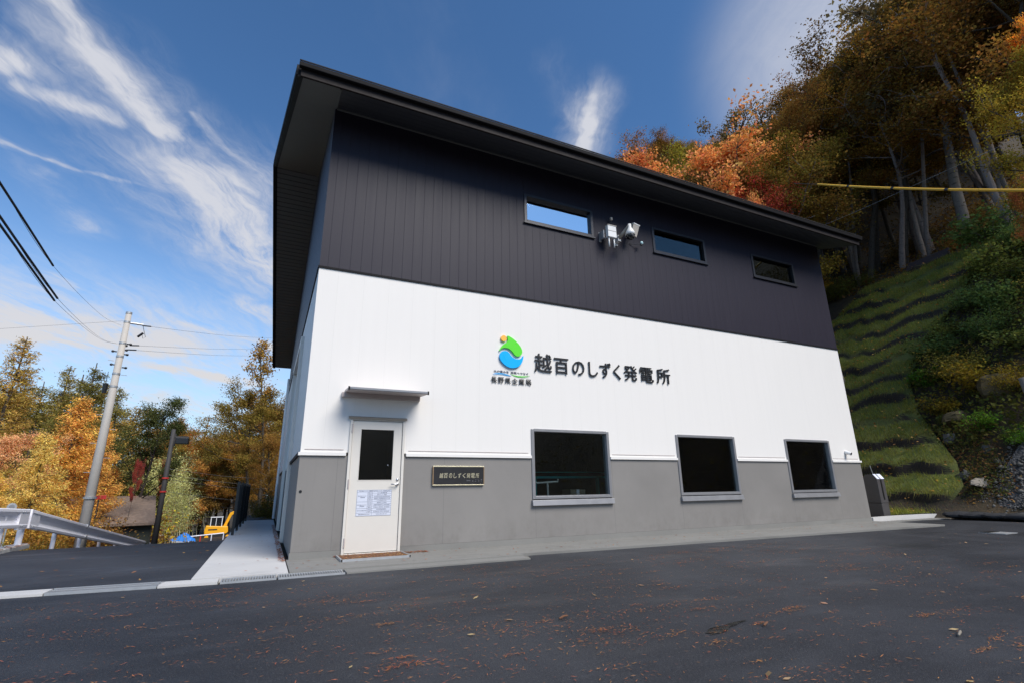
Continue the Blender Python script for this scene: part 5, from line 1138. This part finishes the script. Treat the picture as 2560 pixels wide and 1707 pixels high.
def bank_off(s, t):
    ph = (s + vnoise(t, 5, .55) * .20 + vnoise(t, 6, 1.7) * .11) / PER; k = np.floor(ph); fr_ = ph - k
    amp = .36 * np.clip(.6 + .55 * vnoise(t + k * 7.3, 9, .4) + .2 * vnoise(t + k * 3.1, 12, 1.3), .1, 1.2)
    up = smoothstep(0, .40, fr_); down = 1 - fr_ ** 1.0
    return amp * np.minimum(up * 1.05, 1) * (0.15 + .85 * down) + .03 * vnoise(t * 2 + k * 3, 8, 2.0)
ns, nt2 = 260, 110
S_ = np.linspace(-2.5, 10.45, ns)[:, None] * np.ones((1, nt2)); TT = tmin(S_) + (tmax(S_) - tmin(S_)) * np.linspace(0, 1, nt2)[None, :]
edge = np.minimum(1, np.minimum((TT - tmin(S_)) / .5, 1)); OFF = .05 + bank_off(S_, TT) * np.clip(edge, 0, 1) * smoothstep(-.3, .5, S_)
# the lip hangs over the step below: push it outward
zb = T48 * np.clip(S_, 0, 10.4) + .10 * smoothstep(-2.6, 0, S_)
BX = FOOT[0] + NH[0] * S_ + TH[0] * TT - NH[0] * OFF * s48; BY = FOOT[1] + NH[1] * S_ + TH[1] * TT - NH[1] * OFF * s48; BZ = zb + OFF * c48 * .6
ii = np.arange(ns * nt2).reshape(ns, nt2); bf = np.stack([ii[:-1, :-1], ii[:-1, 1:], ii[1:, 1:], ii[1:, :-1]], -1).reshape(-1, 4)
bank = np_mesh('grass_terrace_slope', np.stack([BX, BY, BZ], -1).reshape(-1, 3), bf, M['turf'], smooth=True)
tag(bank, 'steep turf bank stepped in wavy terraces right of the building', kind='structure')
rg_ = np.random.default_rng(31)
def bank_points(n):
    s = rg_.uniform(-2.4, 10.4, n); t = tmin(s) + (np.minimum(tmax(s), 11) - tmin(s)) * rg_.uniform(0, 1, n); o = .05 + bank_off(s, t) * smoothstep(-.3, .5, s)
    fr_ = ((s + vnoise(t, 5, .55) * .20 + vnoise(t, 6, 1.7) * .11) / PER) % 1
    p = np.stack([FOOT[0] + NH[0] * s + TH[0] * t - NH[0] * o * s48, FOOT[1] + NH[1] * s + TH[1] * t - NH[1] * o * s48, T48 * np.maximum(s, 0) + .10 * smoothstep(-2.6, 0, s) + o * c48 * .6], 1); return p, np.where(s < .1, .9, fr_)
gp_, fr_ = bank_points(85000); keep = (fr_ > .34); gp_ = gp_[keep]; n = len(gp_)
hgt = rg_.uniform(.05, .13, n) + .18 * rg_.uniform(0, 1, n) ** 6; ang_ = rg_.uniform(0, 6.28, n); w_ = .008
dx_ = np.cos(ang_) * w_; dy_ = np.sin(ang_) * w_; lean_ = rg_.normal(size=(n, 2)) * .05
v = np.stack([np.stack([gp_[:, 0] - dx_, gp_[:, 1] - dy_, gp_[:, 2] - .02], 1), np.stack([gp_[:, 0] + dx_, gp_[:, 1] + dy_, gp_[:, 2] - .02], 1), np.stack([gp_[:, 0] + lean_[:, 0] - .05, gp_[:, 1] + lean_[:, 1], gp_[:, 2] + hgt], 1)], 1).reshape(-1, 3)
gb = np_mesh('bank_grass', v, np.arange(n * 3).reshape(n, 3), M['foliage']); gb.color = (.27, .30, .065, 1); tag(gb, 'short grass growing on the terraced bank', kind='stuff')
hp_, fr2 = bank_points(60000); hp_ = hp_[(fr2 > .33) & (fr2 < .47)]; n = len(hp_)
L_ = rg_.uniform(.08, .30, n); sd2 = rg_.normal(size=(n, 2)) * .04; w_ = .010; ang_ = rg_.uniform(0, 6.28, n); dx_ = np.cos(ang_) * w_; dy_ = np.sin(ang_) * w_
v = np.stack([np.stack([hp_[:, 0] - dx_, hp_[:, 1] - dy_, hp_[:, 2] + .03], 1), np.stack([hp_[:, 0] + dx_, hp_[:, 1] + dy_, hp_[:, 2] + .03], 1), np.stack([hp_[:, 0] - NH[0] * L_ * .55 + sd2[:, 0], hp_[:, 1] - NH[1] * L_ * .55 + sd2[:, 1], hp_[:, 2] - L_ * .75], 1)], 1).reshape(-1, 3)
hg = np_mesh('hanging_grass', v, np.arange(n * 3).reshape(n, 3), M['foliage']); hg.color = (.20, .19, .06, 1); tag(hg, 'dry grass hanging over the terrace lips', kind='stuff')
lp, _ = bank_points(1500); lv, lf = leaf_quads(lp + np.array([-.04, 0, .07]), rg_.uniform(.06, .13, len(lp)), rg_, .7, .8)
lo = np_mesh('fallen_leaves', lv, lf, M['foliage']); lo.color = (.50, .30, .09, 1); tag(lo, 'tan fallen leaves dotted over the terraced bank', kind='stuff')
# leaf litter and low growth on the forest floor
n = 36000; s = rg_.uniform(10.4, 40, n); t = rg_.uniform(-8, 60, n); X_ = FOOT[0] + NH[0] * s + TH[0] * t; Y_ = FOOT[1] + NH[1] * s + TH[1] * t
lp = np.stack([X_, Y_, terrain(X_, Y_) + rg_.uniform(0, .5, n) ** 2 * 1.6], 1); lv, lf = leaf_quads(lp, rg_.uniform(.10, .28, n), rg_, .6, .6)
lo = np_mesh('undergrowth', lv, lf, M['foliage']); lo.color = (.20, .13, .045, 1); tag(lo, 'low brown undergrowth and leaf litter on the forest slope', kind='stuff')
# --- shrubs, rocks and gravel right of the turf
sh_pts = [(9.6, .6, 1.6), (8.6, 1.0, 1.7), (7.7, -.4, 1.5), (7.2, 1.5, 1.4), (6.6, .4, 1.6), (6.0, 2.0, 1.2), (5.6, .6, 1.5), (5.2, 2.2, 1.3), (5.0, -.6, 1.5), (4.4, 1.1, 1.4), (4.2, 2.1, 1.0), (3.7, .1, 1.3), (3.5, -1.1, 1.1), (3.0, 1.1, .9), (8.4, -1.6, 1.8), (6.4, -1.5, 1.6), (9.9, -1.6, 2.0), (2.4, -.4, .75), (1.9, -1.5, .8), (10.6, 1.8, 2.2)]
scol = [((.14, .22, .07), 'deep green'), ((.19, .23, .06), 'dull green'), ((.30, .26, .06), 'olive'), ((.26, .20, .03), 'yellowing'), ((.11, .24, .03), 'fresh green')]
for k, (s, t, h_) in enumerate(sh_pts):
    ci = [0, 1, 1, 0, 0, 1, 0, 0, 1, 2, 4, 3, 3, 3, 1, 2, 1, 4, 4, 0][k]; c, cn = scol[ci]; q = slope_pt(s, t)
    hgt_ = 'highest on' if s > 8.5 else 'high on' if s > 6.3 else 'midway up' if s > 4 else 'low on'
    sd_ = 'beside the turf terraces' if t > 1.2 else 'a step right of the turf' if t > 0 else 'toward the right edge'
    plant('bigleaf' if k % 3 else 'shrub', q[0], q[1], h_, c, f'{cn} bush {hgt_} the bank {sd_}', cat='bush', group='bushes on the bank right of the turf', width=1.1, z=q[2])
n = 5200; s = rg_.uniform(1.8, 10.4, n); t = tmin(s) - rg_.uniform(-.1, 4.2, n); q = np.stack([FOOT[0] + NH[0] * s + TH[0] * t, FOOT[1] + NH[1] * s + TH[1] * t, T48 * s], 1) + np.stack([-NH[0] * .12 * np.ones(n), -NH[1] * .12 * np.ones(n), rg_.uniform(.0, .35, n)], 1)
lv, lf = leaf_quads(q, rg_.uniform(.09, .2, n), rg_, .6, .5); lo = np_mesh('ground_cover', lv, lf, M['foliage']); lo.color = (.12, .13, .035, 1); tag(lo, 'mixed low leaves covering the bank between the bushes', kind='stuff')
def rock(s, t, r, sc, mat, label, seed, group='rocks at the foot of the bank'):
    rn = np.random.default_rng(seed); q = slope_pt(s, t); b = MB(); b.ball((0, 0, 0), r, 14, 9, sc)
    dirs = rn.normal(size=(7, 3)); dirs /= np.linalg.norm(dirs, axis=1)[:, None]; v = np.array(b.v)
    for d_ in dirs: h_ = v @ d_ - r * rn.uniform(.45, .8) * min(sc); v -= np.maximum(h_, 0)[:, None] * d_ * .85
    v += rn.normal(size=v.shape) * r * .03; b.v = [tuple(x) for x in v + q]
    tag(b.build('rock', M[mat], None), label, 'rock', group)
rk = [(2.1, .55, .42, (1.1, .9, .6), 'rock', 'grey boulder at the edge of the turf, uppermost of the loose rocks'), (1.75, -.55, .22, (1.2, .9, .7), 'rock', 'small pale rock above the flat white slab'), (1.05, -.25, .42, (1.3, .9, .45), 'rock', 'broad grey rock beside the lower end of the turf'), (.85, -.85, .38, (1.4, .9, .5), 'stump', 'tan angular rock left of the gravel bank'), (.42, -.85, .5, (1.7, .7, .16), 'stump', 'flat whitish stone slab lowest of the rocks'), (1.4, -.95, .2, (1.1, 1, .7), 'rock', 'small rock beside the gravel, right of the others'), (3.2, -2.2, .5, (1.1, .9, .8), 'moss_rock', 'large rusty brown mossy boulder at the right edge'), (3.6, -.35, .55, (1.2, 1, 1.1), 'moss_rock', 'ochre mossy outcrop under the yellowing bushes'), (2.7, .5, .5, (1.3, .9, .7), 'moss_rock', 'mossy brown rock just right of the turf')]
for k, a in enumerate(rk): rock(*a, seed=k + 50)
q = slope_pt(2.6, -1.75); so_ = MB().tube([q + np.array([0, 0, -.3]), q + np.array([-.05, .05, .5]), q + np.array([-.1, .1, 1.15])], [.24, .2, .17], 12).build('tree_stump', M['stump'], None, smooth=True); tag(so_, 'weathered pale stump standing above the gravel at the right edge', 'stump')
gv = []
for s in np.linspace(-.3, 2.3, 14):
    for t in np.linspace(-3.8, -1.0 - .25 * max(s, 0) + (.9 if s < .25 else 0), 12): p_ = slope_pt(max(s, 0), t, .07 + .04 * math.sin(s * 5 + t * 4)); gv.append(p_ if s >= 0 else p_ + np.array([s * NH[0], s * NH[1], -.04]))
fi = np.arange(14 * 12).reshape(14, 12); gf_ = np.stack([fi[:-1, :-1], fi[:-1, 1:], fi[1:, 1:], fi[1:, :-1]], -1).reshape(-1, 4)
tag(np_mesh('gravel_bank', np.array(gv), gf_, M['gravel'], smooth=True), 'grey gravel bank at the right edge above the sandbags', kind='structure')
n = 2600; s = rg_.uniform(0, 2.2, n); t = rg_.uniform(-3.4, -.8, n) - .22 * s; cen = np.stack([FOOT[0] + NH[0] * s + TH[0] * t - NH[0] * .07, FOOT[1] + NH[1] * s + TH[1] * t - NH[1] * .07, T48 * s + .06], 1)
oc = np.array([(1, 0, 0), (-1, 0, 0), (0, 1, 0), (0, -1, 0), (0, 0, .7), (0, 0, -.7)]); of = np.array([(0, 2, 4), (2, 1, 4), (1, 3, 4), (3, 0, 4), (2, 0, 5), (1, 2, 5), (3, 1, 5), (0, 3, 5)])
gs = (cen[:, None, :] + oc[None] * np.minimum(rg_.lognormal(-3.9, .55, n), .12)[:, None, None] * rg_.uniform(.7, 1.3, (n, 6, 1))).reshape(-1, 3); gfs = (of[None] + 6 * np.arange(n)[:, None, None]).reshape(-1, 3)
n2 = 900; s2 = rg_.uniform(.1, 2.6, n2); t2 = tmin(s2) - rg_.uniform(.0, 1.5, n2); q2 = np.stack([FOOT[0] + NH[0] * s2 + TH[0] * t2 - NH[0] * .05, FOOT[1] + NH[1] * s2 + TH[1] * t2 - NH[1] * .05, T48 * s2 + rg_.uniform(.02, .12, n2)], 1)
lv, lf = leaf_quads(q2, rg_.uniform(.05, .13, n2), rg_, .6, .8); lo = np_mesh('fallen_leaves', lv, lf, M['foliage']); lo.color = (.34, .20, .08, 1); tag(lo, 'brown fallen leaves between the rocks at the foot of the bank', kind='stuff')
n2 = 1500; s2 = rg_.uniform(.4, 2.6, n2); t2 = tmin(s2) - rg_.uniform(.1, 1.3, n2); q2 = np.stack([FOOT[0] + NH[0] * s2 + TH[0] * t2 - NH[0] * .08, FOOT[1] + NH[1] * s2 + TH[1] * t2 - NH[1] * .08, T48 * s2 + rg_.uniform(.02, .25, n2)], 1)
lv, lf = leaf_quads(q2, rg_.uniform(.04, .10, n2), rg_, .4, .3); lo = np_mesh('ground_cover', lv, lf, M['foliage']); lo.color = (.10, .12, .035, 1); tag(lo, 'sparse weeds between the rocks at the foot of the bank', kind='stuff')
n2 = 9000; s2 = rg_.uniform(.2, 24, n2); t2 = rg_.uniform(-24, -4.0, n2); q2 = np.stack([FOOT[0] + NH[0] * s2 + TH[0] * t2, FOOT[1] + NH[1] * s2 + TH[1] * t2, hprof(s2) + rg_.uniform(0, .45, n2)], 1)
lv, lf = leaf_quads(q2, rg_.uniform(.10, .24, n2), rg_, .6, .5); lo = np_mesh('ground_cover', lv, lf, M['foliage']); lo.color = (.14, .12, .04, 1); tag(lo, 'low brown green growth on the hillside right of the gravel', kind='stuff')
tag(np_mesh('gravel_stones', gs, gfs, M['rock']), 'loose grey stones lying on the gravel bank', kind='stuff')
q = slope_pt(10.55, 4.84, .1); pk = thing('plank_barrier', 'low brown plank barrier at the top of the terraced bank', 'barrier', q)
for k in range(3): MB().prism([q + np.array([TH[0] * 1.0 * a - .12 * k * NH[0] * 0, TH[1] * 1.0 * a, .06 + .16 * k]) + np.array([NH[0], NH[1], 0]) * b_ for a, b_ in ((-1, .12 * k), (1, .12 * k), (1, .12 * k + .06), (-1, .12 * k + .06))], (0, 0, .12)).build('plank', M['plank'], pk)
for a in (-.9, .9): p_ = q + np.array([TH[0] * a, TH[1] * a, 0]) + np.array([NH[0], NH[1], 0]) * .35; MB().tube([p_ - np.array([0, 0, .4]), p_ + np.array([0, 0, .55])], .05, 8).build('post', M['plank'], pk)
# --- rough grass under the guardrail
n = 9000; X_ = rg_.uniform(-16, -4.95, n); Y_ = rg_.uniform(3.5, 22, n); Zg = terrain(X_, Y_) - .06
hgt = rg_.uniform(.15, .65, n) * np.where(X_ > -6, .8, 1.0); ang_ = rg_.uniform(0, 6.28, n); dx_ = np.cos(ang_) * .012; dy_ = np.sin(ang_) * .012; ln_ = rg_.normal(size=(n, 2)) * .12
v = np.stack([np.stack([X_ - dx_, Y_ - dy_, Zg], 1), np.stack([X_ + dx_, Y_ + dy_, Zg], 1), np.stack([X_ + ln_[:, 0], Y_ + ln_[:, 1], Zg + hgt], 1)], 1).reshape(-1, 3)
gb = np_mesh('rough_grass', v, np.arange(n * 3).reshape(n, 3), M['foliage']); gb.color = (.24, .20, .05, 1); tag(gb, 'rough yellow green grass behind the guardrail', kind='stuff')
# --- needles and leaves lying on the asphalt and paving
def litter(name, cx, cz, col, size, aspect, lab, z=-.022):
    pts = np.array(cx); n = len(pts); q = np.concatenate([pts, np.full((n, 1), z)], 1); q[:, 2] += rg_.uniform(0, .006, n)
    nr = rg_.normal(size=(n, 3)) * .12 + np.array([0, 0, 1.0]); nr /= np.linalg.norm(nr, axis=1)[:, None]; u = rg_.normal(size=(n, 3)); u[:, 0] *= 1.8; u -= nr * (u * nr).sum(1)[:, None]; u /= np.linalg.norm(u, axis=1)[:, None]; w = np.cross(nr, u); sz = size(n)[:, None]
    v = np.stack([q - u * sz * .5, q + w * sz * .5 * aspect, q + u * sz * .5, q - w * sz * .5 * aspect], 1).reshape(-1, 3)
    o = np_mesh(name, v, np.arange(n * 4).reshape(n, 4), M['foliage']); o.color = (*col, 1); tag(o, lab, kind='stuff')
cl = []
for k in range(760):
    c = np.array([rg_.uniform(-3.0, 8.5), rg_.uniform(-8.3, -2.0)]); m_ = int(6 + 60 * rg_.uniform() ** 2.5); L_ = rg_.uniform(.05, .32); cl.append(c + rg_.normal(size=(m_, 2)) * np.array([L_, L_ * .28]))
cl.append(np.stack([rg_.uniform(-6, 14, 4000), rg_.uniform(-8.4, -1.8, 4000)], 1)); cl = np.concatenate(cl); w8 = smoothstep(-3.5, 0, cl[:, 0]) * (1 - .6 * smoothstep(4, 9, cl[:, 0])); cl = cl[rg_.uniform(size=len(cl)) < .15 + .85 * w8]
cl = cl[cl[:, 1] < -1.68]
litter('larch_needles', cl, 0, (.44, .19, .085), lambda n: rg_.uniform(.014, .046, n), .15, 'orange brown larch needles strewn over the asphalt')
lv_ = np.stack([rg_.uniform(-7, 19, 150), rg_.uniform(-8, -1.75, 150)], 1); litter('fallen_leaves', lv_, 0, (.46, .32, .18), lambda n: rg_.uniform(.03, .085, n), .5, 'tan fallen leaves scattered over the asphalt')
lv_ = np.stack([rg_.uniform(-4.4, -1.2, 40), rg_.uniform(-1, 5, 40)], 1); litter('fallen_leaves', lv_, 0, (.40, .22, .10), lambda n: rg_.uniform(.04, .09, n), .5, 'few fallen leaves on the lane')
e1 = np.stack([rg_.uniform(-.15, -.07, 700), rg_.uniform(-.2, 9, 700)], 1); e2 = np.stack([rg_.uniform(-1.05, -.1, 40), rg_.uniform(-1, 10, 40)], 1)
e3 = np.stack([rg_.uniform(.62, 2.1, 500), -np.abs(rg_.normal(size=500)) * .09 - .03], 1); e4 = np.stack([rg_.uniform(0, 14, 160), rg_.uniform(-1.2, -.05, 160)], 1)
litter('needle_drift', np.concatenate([e1, e2, e3, e4]), 0, (.34, .13, .06), lambda n: rg_.uniform(.03, .07, n), .35, 'rusty needles drifted along the foot of the walls', .012)
e5 = np.stack([rg_.uniform(.7, 1.64, 500), rg_.uniform(-.64, -.08, 500)], 1); litter('mat_litter', e5, 0, (.40, .22, .10), lambda n: rg_.uniform(.02, .05, n), .4, 'needles and bits lying on the door mat', .034)
e6 = np.stack([-4.62 - np.abs(rg_.normal(size=500)) * .12, rg_.uniform(3.6, 9, 500)], 1); e6z = valley(e6[:, 1])
litter('kerb_litter', e6[:, :][e6[:, 1] < 5.6], 0, (.34, .15, .06), lambda n: rg_.uniform(.03, .08, n), .5, 'rusty leaves piled along the kerb of the lane', .045)
print('hill trees', nh, 'objects', len(bpy.data.objects))
